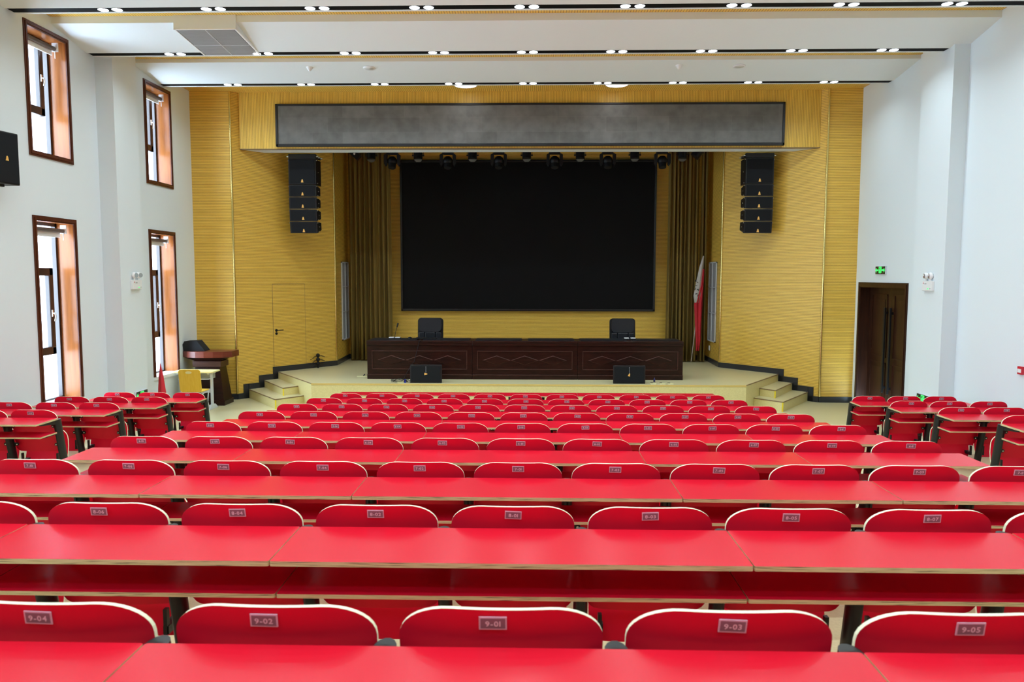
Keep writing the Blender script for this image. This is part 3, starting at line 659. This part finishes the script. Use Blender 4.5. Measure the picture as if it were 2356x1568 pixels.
office_chair('black leather office chair behind the left half of the head table', -2.15)
office_chair('black leather office chair behind the right half of the head table', 2.08)
t = thing('gooseneck_microphone', 'gooseneck microphone with a white lit base on the head table', 'microphone', (-2.79, 16.15, ZT))
MB().box(-0.12, 0.12, -0.06, 0.06, 0, 0.022).build('base', black, t); MB().box(-0.115, -0.015, -0.055, 0.05, 0.022, 0.035).box(0.015, 0.115, -0.055, 0.05, 0.022, 0.035).build('base_keys', white_p, t)
MB().tube([(0, 0, 0.03), (0.012, 0, 0.10), (0.035, 0, 0.2), (0.05, 0, 0.25)], 0.006).build('gooseneck', black, t); MB().cyl((0.048, 0, 0.24), (0.072, 0, 0.33), 0.013, 0.017).build('capsule', black, t)
t = thing('keyboard', 'black keyboard on the head table in front of the left chair', 'keyboard', (-2.13, 16.15, ZT)); MB().box(-0.22, 0.22, -0.07, 0.07, 0, 0.02).build('keyboard_body', black, t, bevel=0.006)
mb = MB()
for r in range(4):
    for c in range(14): mb.box(-0.205+c*0.029, -0.182+c*0.029, -0.055+r*0.028, -0.033+r*0.028, 0.02, 0.027)
mb.build('keys', blackm, t)
t = thing('computer_mouse', 'black mouse beside the keyboard', 'mouse', (-2.47, 16.14, ZT)); MB().ball((0, 0, 0.01), 0.045, sc=(1, 1.3, 0.7)).build('mouse_body', black, t); MB().box(-0.004, 0.004, -0.04, 0.0, 0.035, 0.043).build('wheel', blackm, t)
t = thing('microphone_base', 'low microphone base with two white keys before the right chair', 'microphone', (2.13, 16.15, ZT))
MB().box(-0.12, 0.12, -0.06, 0.06, 0, 0.022).build('base', black, t); MB().box(-0.115, -0.02, -0.055, 0.05, 0.022, 0.037).box(0.02, 0.115, -0.055, 0.05, 0.022, 0.037).build('base_keys', white_p, t)
# monitor wedges
def wedge(x, label):
    t = thing('stage_monitor', label, 'speaker', (x, 15.27, ZS), group='wedge speakers on the stage edge')
    v = [(-0.32, 0, 0), (0.32, 0, 0), (0.26, 0.33, 0), (-0.26, 0.33, 0), (-0.32, 0.02, 0.365), (0.32, 0.02, 0.365), (0.26, 0.28, 0.30), (-0.26, 0.28, 0.30)]
    MB().add(v, [(0, 3, 2, 1), (4, 5, 6, 7), (0, 1, 5, 4), (1, 2, 6, 5), (2, 3, 7, 6), (3, 0, 4, 7)]).build('cabinet', blackm, t, bevel=0.01)
    Mw = Matrix.Rotation(-math.atan(0.02/0.365), 4, 'X')
    MB().box(-0.29, 0.29, -0.008, 0.0, 0.03, 0.335, 0, Mw).build('speaker_grille', grille, t, bevel=0.004)
    MB().box(-0.0015, 0.0015, -0.0105, -0.008, 0.20, 0.335, 0, Mw).build('grille_seam', grey_m, t)
    badge(t, Mw @ Matrix.Translation((0, -0.009, 0.18)) @ FACE @ Matrix.Rotation(math.radians(-90), 4, 'Z') if x < 0 else Mw @ Matrix.Translation((0, -0.009, 0.18)) @ FACE @ Matrix.Rotation(math.radians(-15), 4, 'Z'), 0.03)
wedge(-2.02, 'black wedge speaker on the stage edge beside the coiled cables'); wedge(2.02, 'black wedge speaker on the stage edge below the right chair')
# cables
o = MB().tube([(-2.18, 16.1, ZT+0.01), (-2.20, 15.85, ZT+0.012), (-2.22, 15.798, ZT-0.02), (-2.27, 15.79, 1.10), (-2.30, 15.785, 0.98), (-2.33, 15.78, 0.87), (-2.42, 15.74, 0.74), (-2.48, 15.62, ZS+0.12), (-2.52, 15.5, ZS+0.01)], 0.006, n=6).build('cable', black)
tag(o, 'thin black cable hanging down the front of the head table', 'cable')
mb = MB(); pts = []
for i in range(46):
    a = i*0.42; rr = 0.13+0.02*math.sin(i*1.7); pts.append((rr*1.15*math.cos(a), rr*0.75*math.sin(a), 0.008+0.0015*i+0.006*math.sin(i*2.3)))
pts += [(0.18, 0.05, 0.03), (0.27, 0.12, 0.01)]
o = mb.tube(pts, 0.005, n=6).build('coiled_cable', black, loc=(-2.56, 15.33, ZS)); tag(o, 'loose coil of thin black cable on the stage edge', 'cable')
t = thing('socket_strip', 'cream socket block with a blue plug inside the cable coil', 'power strip', (-2.52, 15.33, ZS)); MB().box(-0.08, 0.05, -0.03, 0.03, 0, 0.035).build('block', cream, t); MB().box(0.06, 0.09, -0.03, 0.0, 0, 0.06).build('plug', blue, t)
t = thing('floor_socket', 'flat cream floor socket with a short plug left of the head table', 'socket', (-3.50, 16.22, ZS)); MB().box(-0.11, 0.11, -0.04, 0.04, 0, 0.012).build('plate', cream, t); MB().cyl((0.02, 0, 0.01), (0.05, 0, 0.05), 0.012).build('plug', black, t)
for (x, lab) in ((2.50, 'first of three open cream floor sockets right of the right wedge speaker'), (2.68, 'second of three open cream floor sockets right of the right wedge speaker'), (2.84, 'third of three open cream floor sockets right of the right wedge speaker')):
    t = thing('floor_socket', lab, 'socket', (x, 15.30, ZS), group='open floor sockets on the stage edge'); MB().box(-0.055, 0.055, -0.035, 0.035, 0, 0.010).build('lid', cream, t); MB().box(-0.05, 0.0, 0.035, 0.045, 0, 0.02).build('hinge', black, t)
t = thing('bottle', 'tiny dark blue bottle standing by the floor sockets', 'bottle', (2.56, 15.55, ZS)); MB().lathe([(0.0, 0), (0.02, 0), (0.02, 0.06), (0.008, 0.075), (0.008, 0.09), (0, 0.09)]).build('bottle_body', mat('dark_blue', (0.02, 0.02, 0.12), 0.3), t); MB().cyl((0, 0, 0.09), (0, 0, 0.10), 0.01).build('cap', black, t)
# wall hook stand: three black knobs with thin arms
t = thing('coat_hook_rack', 'black three-knob rack with thin curved arms by the left stage wall', 'rack', (-4.86, 17.72, ZS), rz=ang)
MB().cyl((0, 0, 0), (0, 0, 0.30), 0.02).build('post', black, t)
for k_ in range(3):
    z = 0.07+0.095*k_; kb = MB().ball((0, 0, z+0.03), 0.045, sc=(1, 1, 1.05)).build('knob', black, t)
    MB().tube([(-0.03, 0, z+0.02), (-0.10, -0.01, z+0.01), (-0.16, -0.02, z-0.03), (-0.23, -0.03, z-0.05)], 0.008, n=6).build('arm', alu, kb)
    MB().tube([(0.03, 0, z+0.02), (0.12, 0.02, z+0.01), (0.22, 0.04, z+(0.02 if k_ == 0 else -0.02))], 0.008, n=6).build('arm', alu, kb)
# ------------------------------------------------------------------ left corner: lectern, desk, chair, pennant
t = thing('lectern', 'dark reddish wooden lectern in the left front corner', 'lectern', (-6.49, 15.62, 0)); LY = 0
def frus(x0, y0, x1, y1, z0, z1, m, name, bev=0.006):   # half sizes bottom / top
    v = [(-x0, -y0, z0), (x0, -y0, z0), (x0, y0, z0), (-x0, y0, z0), (-x1, -y1, z1), (x1, -y1, z1), (x1, y1, z1), (-x1, y1, z1)]
    return MB().add(v, [(0, 3, 2, 1), (4, 5, 6, 7), (0, 1, 5, 4), (1, 2, 6, 5), (2, 3, 7, 6), (3, 0, 4, 7)]).build(name, m, t, bevel=bev)
frus(0.36, 0.24, 0.36, 0.24, 0, 0.10, dwood, 'plinth'); frus(0.34, 0.22, 0.25, 0.17, 0.10, 0.78, dwood, 'body'); frus(0.29, 0.20, 0.29, 0.20, 0.78, 0.90, dwood2, 'collar')
frus(0.25, 0.17, 0.42, 0.26, 0.90, 0.98, dwood, 'flare')
MB().prism([(-0.50, 0.24), (-0.50, -0.15), (-0.36, -0.26), (-0.18, -0.32), (0, -0.335), (0.18, -0.32), (0.36, -0.26), (0.50, -0.15), (0.50, 0.24)], 0.98, 1.10).build('reading_top', wood('red_mahogany', (0.11, 0.022, 0.012), (0.16, 0.034, 0.018), 0.3, (3, 3, 20)), t, bevel=0.008)
mb = MB(); mb.box(-0.18, 0.18, -0.007, 0, 0.30, 0.70, 0, Matrix.Translation((0, -0.215, 0)) @ Matrix.Rotation(math.radians(-4), 4, 'X')); mb.build('front_inset', dwood2, t)
o = MB().prism([(-0.22, 0), (0.22, 0), (0.05, 0.21), (-0.20, 0.20), (-0.24, 0.13)], -0.16, 0.10, 0, FACE).build('padded_case', mat('black_fabric', (0.01, 0.01, 0.011), 0.9), loc=(-6.76, 15.58, 1.10), bevel=0.02)
tag(o, 'black slanted padded case lying on top of the lectern', 'case')
t = thing('student_desk', 'small pale yellow school desk with grey metal legs before the lectern', 'desk', (-6.53, 15.02, 0))
MB().prism(rrect(0.80, 0.40, 0.03), 0.735, 0.76).build('desktop', ylight, t, bevel=0.004)
for s in (-1, 1):
    mb = MB(); mb.box(s*0.30-0.02, s*0.30+0.02, -0.035, 0.035, 0.05, 0.735); mb.box(s*0.30-0.022, s*0.30+0.022, -0.17, 0.17, 0.70, 0.735)
    l_ = mb.build('leg', grey_m, t, bevel=0.008)
    MB().add([(s*0.30-0.03, -0.23, 0), (s*0.30+0.03, -0.23, 0), (s*0.30+0.03, 0.23, 0), (s*0.30-0.03, 0.23, 0), (s*0.30-0.025, -0.10, 0.09), (s*0.30+0.025, -0.10, 0.09), (s*0.30+0.025, 0.10, 0.09), (s*0.30-0.025, 0.10, 0.09)], [(0, 3, 2, 1), (4, 5, 6, 7), (0, 1, 5, 4), (1, 2, 6, 5), (2, 3, 7, 6), (3, 0, 4, 7)]).build('foot', grey_m, l_, bevel=0.008)
MB().box(-0.30, 0.30, -0.15, 0.17, 0.60, 0.61).box(-0.30, 0.30, 0.165, 0.175, 0.60, 0.70).build('book_tray', grey_m, t)
MB().box(-0.30, 0.30, 0.0, 0.02, 0.32, 0.40).build('stretcher', grey_m, t)
t = thing('school_chair', 'yellow plywood school chair with white tube frame at the small desk', 'chair', (-6.42, 14.50, 0))
mb = MB(); P = rrect(0.42, 0.44, 0.05, 5)
mb.prism(P, -0.006, 0.006, 0, Matrix.Translation((0, -0.02, 0.63)) @ Matrix.Rotation(math.radians(8), 4, 'X') @ FACE); mb.build('backrest', yellow, t, bevel=0.003)
E = [(0.06*math.cos(a*math.tau/20), 0.025*math.sin(a*math.tau/20)) for a in range(20)]
MB().prism(E, 0.0, 0.004, 0, Matrix.Translation((-0.01, -0.058, 0.79)) @ Matrix.Rotation(math.radians(8), 4, 'X') @ FACE).build('hand_hole', ylight, t)
MB().prism(rrect(0.40, 0.38, 0.04, 4, 0, 0.2), 0.405, 0.42).build('seat', yellow, t, bevel=0.003)
for s in (-1, 1):
    MB().tube([(s*0.17, 0.03, 0.60), (s*0.17, 0.05, 0.40), (s*0.18, 0.12, 0.37), (s*0.19, 0.35, 0.37), (s*0.19, 0.30, 0.18), (s*0.20, 0.36, 0.012)], 0.012).build('front_leg', grey_m, t)
    MB().tube([(s*0.18, 0.15, 0.37), (s*0.19, 0.02, 0.33), (s*0.205, -0.03, 0.20), (s*0.21, -0.05, 0.012)], 0.012).build('rear_leg', grey_m, t)
MB().tube([(-0.19, 0.30, 0.18), (0.19, 0.30, 0.18)], 0.010).build('crossbar', grey_m, t)
t = thing('red_pennant', 'narrow furled red pennant standing against the left wall', 'flag', (-6.66, 13.78, 0))
MB().cyl((0, 0.04, 0), (0.0, 0.04, 1.05), 0.009).build('pole', white_p, t)
v = []; f = []; n = 20
for (z, r) in ((1.04, 0.004), (0.8, 0.045), (0.5, 0.075), (0.2, 0.11), (0.05, 0.12)):
    for i in range(n):
        a = math.tau*i/n; rr = r*(1+0.22*math.cos(5*a)); v.append((0.02+rr*math.cos(a)*0.8+0.03*(1.04-z), 0.04*0+rr*math.sin(a)*0.8, z))
for r in range(4):
    for i in range(n): f.append((r*n+i, (r+1)*n+i, (r+1)*n+(i+1) % n, r*n+(i+1) % n))
MB().add(v, f, smooth=True).build('cloth', redc, t)
# ------------------------------------------------------------------ wall fittings
def em_light(x, y, z, s, label):      # s=+1 faces +x (left wall), -1 faces -x
    t = thing('emergency_light', label, 'emergency light', (x, y, z), group='twin head emergency lights'); t.rotation_euler = (0, 0, math.radians(90)*s)
    # local: face towards -y
    MB().box(-0.15, 0.15, -0.05, 0, -0.08, 0.08).build('housing', white_p, t, bevel=0.008)
    for sx in (-0.07, 0.075):
        a = MB().cyl((sx, -0.03, 0.08), (sx, -0.03, 0.13), 0.014).ball((sx, -0.03, 0.16), 0.055, sc=(0.95, 0.7, 1)).build('lamp_head', white_p, t)
        MB().cyl((sx, -0.066, 0.16), (sx-0.005, -0.075, 0.16), 0.040, 0.036, n=18).build('reflector', mat('silver_reflector', (0.6, 0.6, 0.58), 0.15, 0.9), a)
    MB().box(-0.115, -0.095, -0.053, -0.05, 0.035, 0.050).build('red_indicator', redp, t)
    MB().box(0.02, 0.06, -0.053, -0.05, -0.055, -0.04).build('green_indicator', green, t)
    MB().box(-0.07, -0.01, -0.052, -0.05, 0.028, 0.036).box(0.10, 0.115, -0.052, -0.05, -0.05, -0.038).build('printed_marks', mat('dark_print', (0.05, 0.05, 0.06), 0.5), t)
em_light(-6.71, 13.12, 2.47, 1, 'white twin head emergency light on the left wall'); em_light(6.53, 12.74, 2.475, -1, 'white twin head emergency light on the right wall')
def exit_sign(x, y, z, s, label, arrows, w=0.36):
    t = thing('exit_sign', label, 'exit sign', (x, y, z)); t['group'] = 'green running man exit signs'; t.rotation_euler = (0, 0, math.radians(90)*s)
    MB().box(-w/2, w/2, -0.03, 0, -0.08, 0.08).build('housing', grey_m, t, bevel=0.004)
    MB().box(-w/2+0.008, w/2-0.008, -0.034, -0.03, -0.072, 0.072).build('face', signb, t)
    mb = MB(); y0, y1 = -0.037, -0.034
    # doorway outline
    mb.box(-0.05, -0.038, y0, y1, -0.05, 0.062); mb.box(0.042, 0.054, y0, y1, -0.05, 0.062); mb.box(-0.05, 0.054, y0, y1, 0.052, 0.064)
    # running figure
    mb.cyl((0.012, y0, 0.034), (0.012, y1, 0.034), 0.013, n=10)
    def limb(a, b, wd): 
        d = Vector((b[0]-a[0], b[1]-a[1])); L = d.length; M = Matrix.Translation((a[0], 0, a[1])) @ Matrix.Rotation(-math.atan2(d.y, d.x), 4, 'Y'); mb.box(0, L, y0, y1, -wd/2, wd/2, 0, M)
    limb((0.006, 0.018), (-0.008, -0.018), 0.022); limb((-0.006, -0.016), (0.02, -0.03), 0.012); limb((0.02, -0.03), (0.014, -0.06), 0.011); limb((-0.008, -0.016), (-0.03, -0.055), 0.012)
    limb((0.004, 0.016), (0.032, 0.0), 0.009); limb((0.0, 0.014), (-0.03, 0.0), 0.009)
    mb.build('running_figure', green, t)
    for d in arrows:
        a = MB().box(d*0.075 if d > 0 else -w/2+0.045, w/2-0.045 if d > 0 else -0.075, y0, y1, -0.014, 0.014)
        cx = d*(w/2-0.05); a.add([(cx, y0, 0.042), (cx, y0, -0.042), (cx+d*0.036, y0, 0), (cx, y1, 0.042), (cx, y1, -0.042), (cx+d*0.036, y1, 0)], [(0, 1, 2), (5, 4, 3), (0, 2, 5, 3), (2, 1, 4, 5), (1, 0, 3, 4)])
        a.build('arrow', green, t)
exit_sign(XR, 15.02, 2.745, -1, 'green exit sign above the brown double door', (-1, 1), 0.42)
exit_sign(6.53, 12.74, 0.62, -1, 'low green exit sign on the right wall above the seats', (-1,), 0.40)
exit_sign(-6.71, 13.16, 0.56, 1, 'low green exit sign on the left wall above the seats', (-1,), 0.40)
t = thing('light_switch', 'double white light switch right of the brown door', 'switch', (XR, 13.67, 1.40)); t.rotation_euler = (0, 0, -math.pi/2)
MB().box(-0.10, 0.10, -0.012, 0, -0.045, 0.045).build('plate', white_p, t, bevel=0.003)
for sx in (-0.048, 0.048): MB().box(sx-0.035, sx+0.035, -0.017, -0.012, -0.03, 0.03).build('rocker', white_p, t, bevel=0.002)
t = thing('fire_alarm_button', 'red fire alarm call box with a white plate at the right edge', 'fire alarm', (XR, 10.66, 1.35)); t.rotation_euler = (0, 0, -math.pi/2)
MB().box(-0.05, 0.05, -0.035, 0, -0.055, 0.055).build('box', redp, t, bevel=0.004); MB().box(-0.038, 0.038, -0.038, -0.035, -0.03, 0.02).build('white_plate', white_p, t)
t = thing('alarm_strobe', 'red alarm strobe high on the right wall at the photo edge', 'fire alarm', (XR, 10.56, 2.38)); t.rotation_euler = (0, 0, -math.pi/2)
MB().cyl((0, 0, 0), (0, -0.04, 0), 0.06, n=20).build('base', redp, t); MB().ball((0, -0.04, 0), 0.03, sc=(1, 0.8, 1)).build('dome', redp, t)
# ================================================================== SEATING
def shape_half(vv, top=0.8435, c=0.085, r=0.13, w=0.2475, b0=0.385, rb=0.05):
    """half width of the backrest at height vv above the tier"""
    if vv > top-c: q = (vv-(top-c))/c; return w-r*(1-math.sqrt(max(0, 1-q*q)))
    if vv < b0+rb: q = (b0+rb-vv)/rb; return w-rb*(1-math.sqrt(max(0, 1-q*q)))
    return w
def bent(zs, halff, yf, th, ncol=14, name='backrest', mats=None, curve=0.030):
    v = []; nr = len(zs); N = ncol+1
    for side in (0, 1):
        for z in zs:
            h = halff(z)
            for i in range(N):
                x = h*(-1+2*i/ncol); v.append((x, yf(z)+curve*(x/0.2475)**2+(th if side else 0), z))
    fr = []; ed = []; o = nr*N
    for r in range(nr-1):
        for i in range(ncol):
            a = r*N+i; fr.append((a, a+1, a+N+1, a+N)); fr.append((o+a, o+a+N, o+a+N+1, o+a+1))
        for i in (0, N-1):
            a = r*N+i; q = (a, a+N, o+a+N, o+a); ed.append(q if i == 0 else q[::-1])
    for i in range(ncol):
        a = (nr-1)*N+i; ed.append((a, a+1, o+a+1, o+a)); a = i; ed.append((a, o+a, o+a+1, a+1))
    mb = MB(); mb.add(v, fr, 0, smooth=True); mb.add(v, ed, 1)
    return mb.mesh(name, mats)
TOP = 0.8435
import math as _m
zs = [0.385, 0.388, 0.395, 0.41, 0.425, 0.44, 0.50, 0.57, 0.65, 0.74]+[TOP-0.085+0.085*math.sin(a*math.pi/2/9) for a in range(10)]
lean = 0.20
me_back = bent(zs, shape_half, lambda z: (TOP-z)*lean-0.012, 0.014, mats=[redb, edgec])
def pan_half(z): 
    q = (z-0.21)/0.40
    if q > 0.75: k_ = (q-0.75)/0.25; return 0.228-0.10*(1-math.sqrt(max(0, 1-k_*k_)))
    if q < 0.1: return 0.20+0.028*q/0.1
    return 0.228
zp = [0.21+0.40*i/6 for i in range(5)]+[0.21+0.40*(0.75+0.25*math.sin(a*math.pi/2/6)) for a in range(7)]
me_pan = bent(zp, pan_half, lambda z: 0.19+(0.61-z)*-0.06+0.045*math.sin((z-0.21)/0.40*math.pi), 0.014, mats=[redb, edgec], curve=0.02, name='seat_pan')
mb = MB(); mb.box(-0.012, 0.012, 0.10, 0.21, 0.25, 0.285); mb.box(-0.008, 0.008, 0.095, 0.12, 0.25, 0.36); mb.cyl((-0.02, 0.19, 0.27), (0.02, 0.19, 0.27), 0.02)
me_hinge = mb.mesh('hinge', blackm)
for s in (-1, 1): pass
mb = MB(); mb.box(-0.033, 0.033, -0.0025, 0.0, -0.017, 0.017, 0); mb.box(-0.0295, 0.0295, -0.0032, -0.0025, -0.0135, 0.0135, 1)
me_plate = mb.mesh('number_plate', [plate_r, plate_b])
def oneobj(name, me, parent):
    o = bpy.data.objects.new(name, me); COL.objects.link(o); o.parent = parent; return o
JL = {}
def seatnum(j): return '%02d' % (2*j+1 if j >= 0 else -2*j)
SEATX = [(j, j*0.55) for j in range(-5, 6)]
SIDE_L = [(-6, -5.175), (-7, -5.71), (-8, -6.25)]; SIDE_R = [(6, 5.145), (7, 5.67), (8, 6.20)]
rnd = random.Random(11)
def make_seat(n, j, x):
    num = '%d-%s' % (n, seatnum(j)); side = abs(j) > 5
    place = 'in the block by the left wall' if j < -5 else ('in the block by the right wall' if j > 5 else 'in the middle block')
    t = thing('auditorium_seat', 'red folding seat with number plate %s %s' % (num, place), 'seat', (x, rowY(n), floorZ(n)), group='red numbered auditorium seats')
    oneobj('backrest', me_back, t); oneobj('seat_pan', me_pan, t); oneobj('hinge', me_hinge, t).location = (-0.19, 0, 0); oneobj('hinge', me_hinge, t).location = (0.19, 0, 0)
    px = rnd.uniform(-0.012, 0.012)+(-0.01 if n == 9 else 0); rz = rnd.uniform(-0.04, 0.04)
    M = Matrix.Translation((px, (0.033)*lean-0.0135, TOP-0.033)) @ Matrix.Rotation(math.atan(lean), 4, 'X') @ Matrix.Rotation(rz, 4, 'Y')
    p = oneobj('number_plate', me_plate, t); p.matrix_local = M
    d = text_mb(num, 0.0145).build('plate_digits', plate_t, p, loc=(0.0, -0.0042, 0.0))
# desk parts
def desktop_mesh(w, zt, y0, y1, th, name, top=None):
    mb = MB(); P = rrect(w-0.004, y1-y0, 0.008, 3, 0, (y0+y1)/2)
    n = len(P); v = [(p[0], p[1], zt-th) for p in P]+[(p[0], p[1], zt) for p in P]
    mb.add(v, [tuple(range(n))[::-1], tuple(range(n, 2*n))], 0); mb.add(v, [(i, (i+1) % n, n+(i+1) % n, n+i) for i in range(n)], 1)
    return mb.mesh(name, [top or red, plye])
MC = {}
DZ_ = 0.7685
def leg_meshes(dz, front, end=0):
    k_ = ('leg', dz, front, end)
    if k_ in MC: return MC[k_]
    mb = MB(); zt = dz-0.018
    # leaning oval post: plan outline swept from foot to top
    foot = (0.13, 0.0); topp = (-0.005, zt)
    O = [(0.029*math.cos(a*math.tau/14), 0.055*math.sin(a*math.tau/14)) for a in range(14)]
    v = [(p[0], p[1]+0.13+0.0, 0.0) for p in O]+[(p[0], p[1]-0.02, zt) for p in O]; n = 14
    mb.add(v, [tuple(range(n))[::-1], tuple(range(n, 2*n))]); mb.add(v, [(i, (i+1) % n, n+(i+1) % n, n+i) for i in range(n)], smooth=True)
    mb.box(-0.035, 0.035, 0.02, 0.26, 0, 0.012)
    # arms under desktop and shelf
    mb.add([(-0.012, -0.30, zt-0.02), (0.012, -0.30, zt-0.02), (0.012, 0.0, zt-0.055), (-0.012, 0.0, zt-0.055), (-0.012, -0.30, zt), (0.012, -0.30, zt), (0.012, 0.0, zt), (-0.012, 0.0, zt)],
           [(0, 3, 2, 1), (4, 5, 6, 7), (0, 1, 5, 4), (1, 2, 6, 5), (2, 3, 7, 6), (3, 0, 4, 7)])
    if not front: mb.box(-0.010, 0.010, -0.26, 0.02, dz-0.172, dz-0.157)
    leg = mb.mesh('leg', blackm)
    br = []
    for zb in (0.672, 0.468):
        yb = (TOP-zb)*lean-0.012-0.016; b = MB(); P = rrect(0.158 if not end else 0.10, 0.034, 0.016, 4, 0 if not end else -end*0.029)
        Mx = Matrix.Translation((0, yb+0.008, zb)) @ Matrix.Rotation(math.atan(lean), 4, 'X') @ FACE
        b.prism(P, 0, 0.010, 0, Mx)
        for s in ((-1, 1) if not end else (-end,)): b.prism([(s*0.062+0.0065*math.cos(a*math.tau/10), 0.0065*math.sin(a*math.tau/10)) for a in range(10)], 0.010, 0.015, 1, Mx)
        br.append(b.mesh('bracket', [blackm, steel]))
    MC[k_] = (leg, br); return MC[k_]
def make_desk(n, x0, x1, legs, label, dz=DZ_, front=False, grp='red desk sections'):
    cx = (x0+x1)/2; w = round(x1-x0, 3)
    t = thing('row_desk', label, 'desk', (cx, rowY(n) if n else rowY(0), floorZ(n) if n else 0), group=grp)
    k_ = ('top', w, dz)
    if k_ not in MC: MC[k_] = desktop_mesh(w, dz, -0.42, -0.045, 0.018, 'desktop'); MC[('shelf', w, dz)] = desktop_mesh(w, dz-0.142, -0.36, -0.075, 0.015, 'bookshelf', redb)
    oneobj('desktop', MC[k_], t)
    oneobj('bookshelf', MC[('shelf', w, dz)], t)
    for lx in legs:
        end = -1 if lx < x0+0.08 and (x0 < -6 or x0 == SECT[0][0] or x0 > 4.5) else (1 if lx > x1-0.08 and (x1 > 6 or x1 == SECT[-1][1] or x1 < -4.5) else 0)
        lg, br = leg_meshes(dz, front, end)
        l_ = oneobj('leg', lg, t); l_.location = (lx-cx, 0, 0)
        if not front:
            for b in br: oneobj('bracket', b, l_)
def inframe(x, y, z, m=0.0):
    d = Vector((x, y, z))-cam.location
    dep = d.dot(Fv)
    if dep <= 0.3: return False
    u = 1178+F_PX*d.dot(Rv)/dep; v_ = 784-F_PX*d.dot(Uv)/dep
    return -m < u < 2356+m and -m < v_ < 1568+m
def anyin(xs, y, z): return any(inframe(x, y, z) for x in xs)
SECT = [(-3.085, -1.925, (-5, -4)), (-1.925, -0.835, (-3, -2)), (-0.835, 0.835, (-1, 0, 1)), (0.835, 1.925, (2, 3)), (1.925, 3.085, (4, 5))]
def numlist(n, js): 
    s = ['%d-%s' % (n, seatnum(j)) for j in js]; return s[0]+' and '+s[1] if len(s) == 2 else s[0]+', '+s[1]+' and '+s[2]
for n in range(1, 10):
    for j, x in SEATX:
        if anyin([x-0.24, x-0.12, x, x+0.12, x+0.24], rowY(n), floorZ(n)+0.83): make_seat(n, j, x)
    for si, (a, b, js) in enumerate(SECT):
        xs = [a+(b-a)*q/8 for q in range(9)]
        if not (anyin(xs, rowY(n)-0.05, floorZ(n)+DZ_)): continue
        legs = [a_*0.55-0.275 for a_ in js]
        if si == 4: legs.append(5.5*0.55)
        make_desk(n, a, b, legs, 'red topped desk section behind seats %s' % numlist(n, js))
    if n <= 5:
        for side, L in (('left', SIDE_L), ('right', SIDE_R)):
            vis = [q for q in L if anyin([q[1]-0.24, q[1], q[1]+0.24], rowY(n), floorZ(n)+0.83)]
            for j, x in vis: make_seat(n, j, x)
            if n == 5: continue
            a, b = (-6.56, -4.86) if side == 'left' else (4.83, 6.52)
            legs = [-6.53, -5.98, -5.44, -4.895] if side == 'left' else [4.865, 5.41, 5.94, 6.48]
            make_desk(n, a, b, legs, 'red topped desk section behind seats %s by the %s wall' % (numlist(n, [q[0] for q in L]), side))
for si, (a, b, js) in enumerate(SECT):
    legs = [a_*0.55-0.275 for a_ in js]+([5.5*0.55] if si == 4 else [])
    make_desk(0, a, b, legs, 'red front desk section before seats %s facing the stage' % numlist(1, js), dz=0.69, front=True)
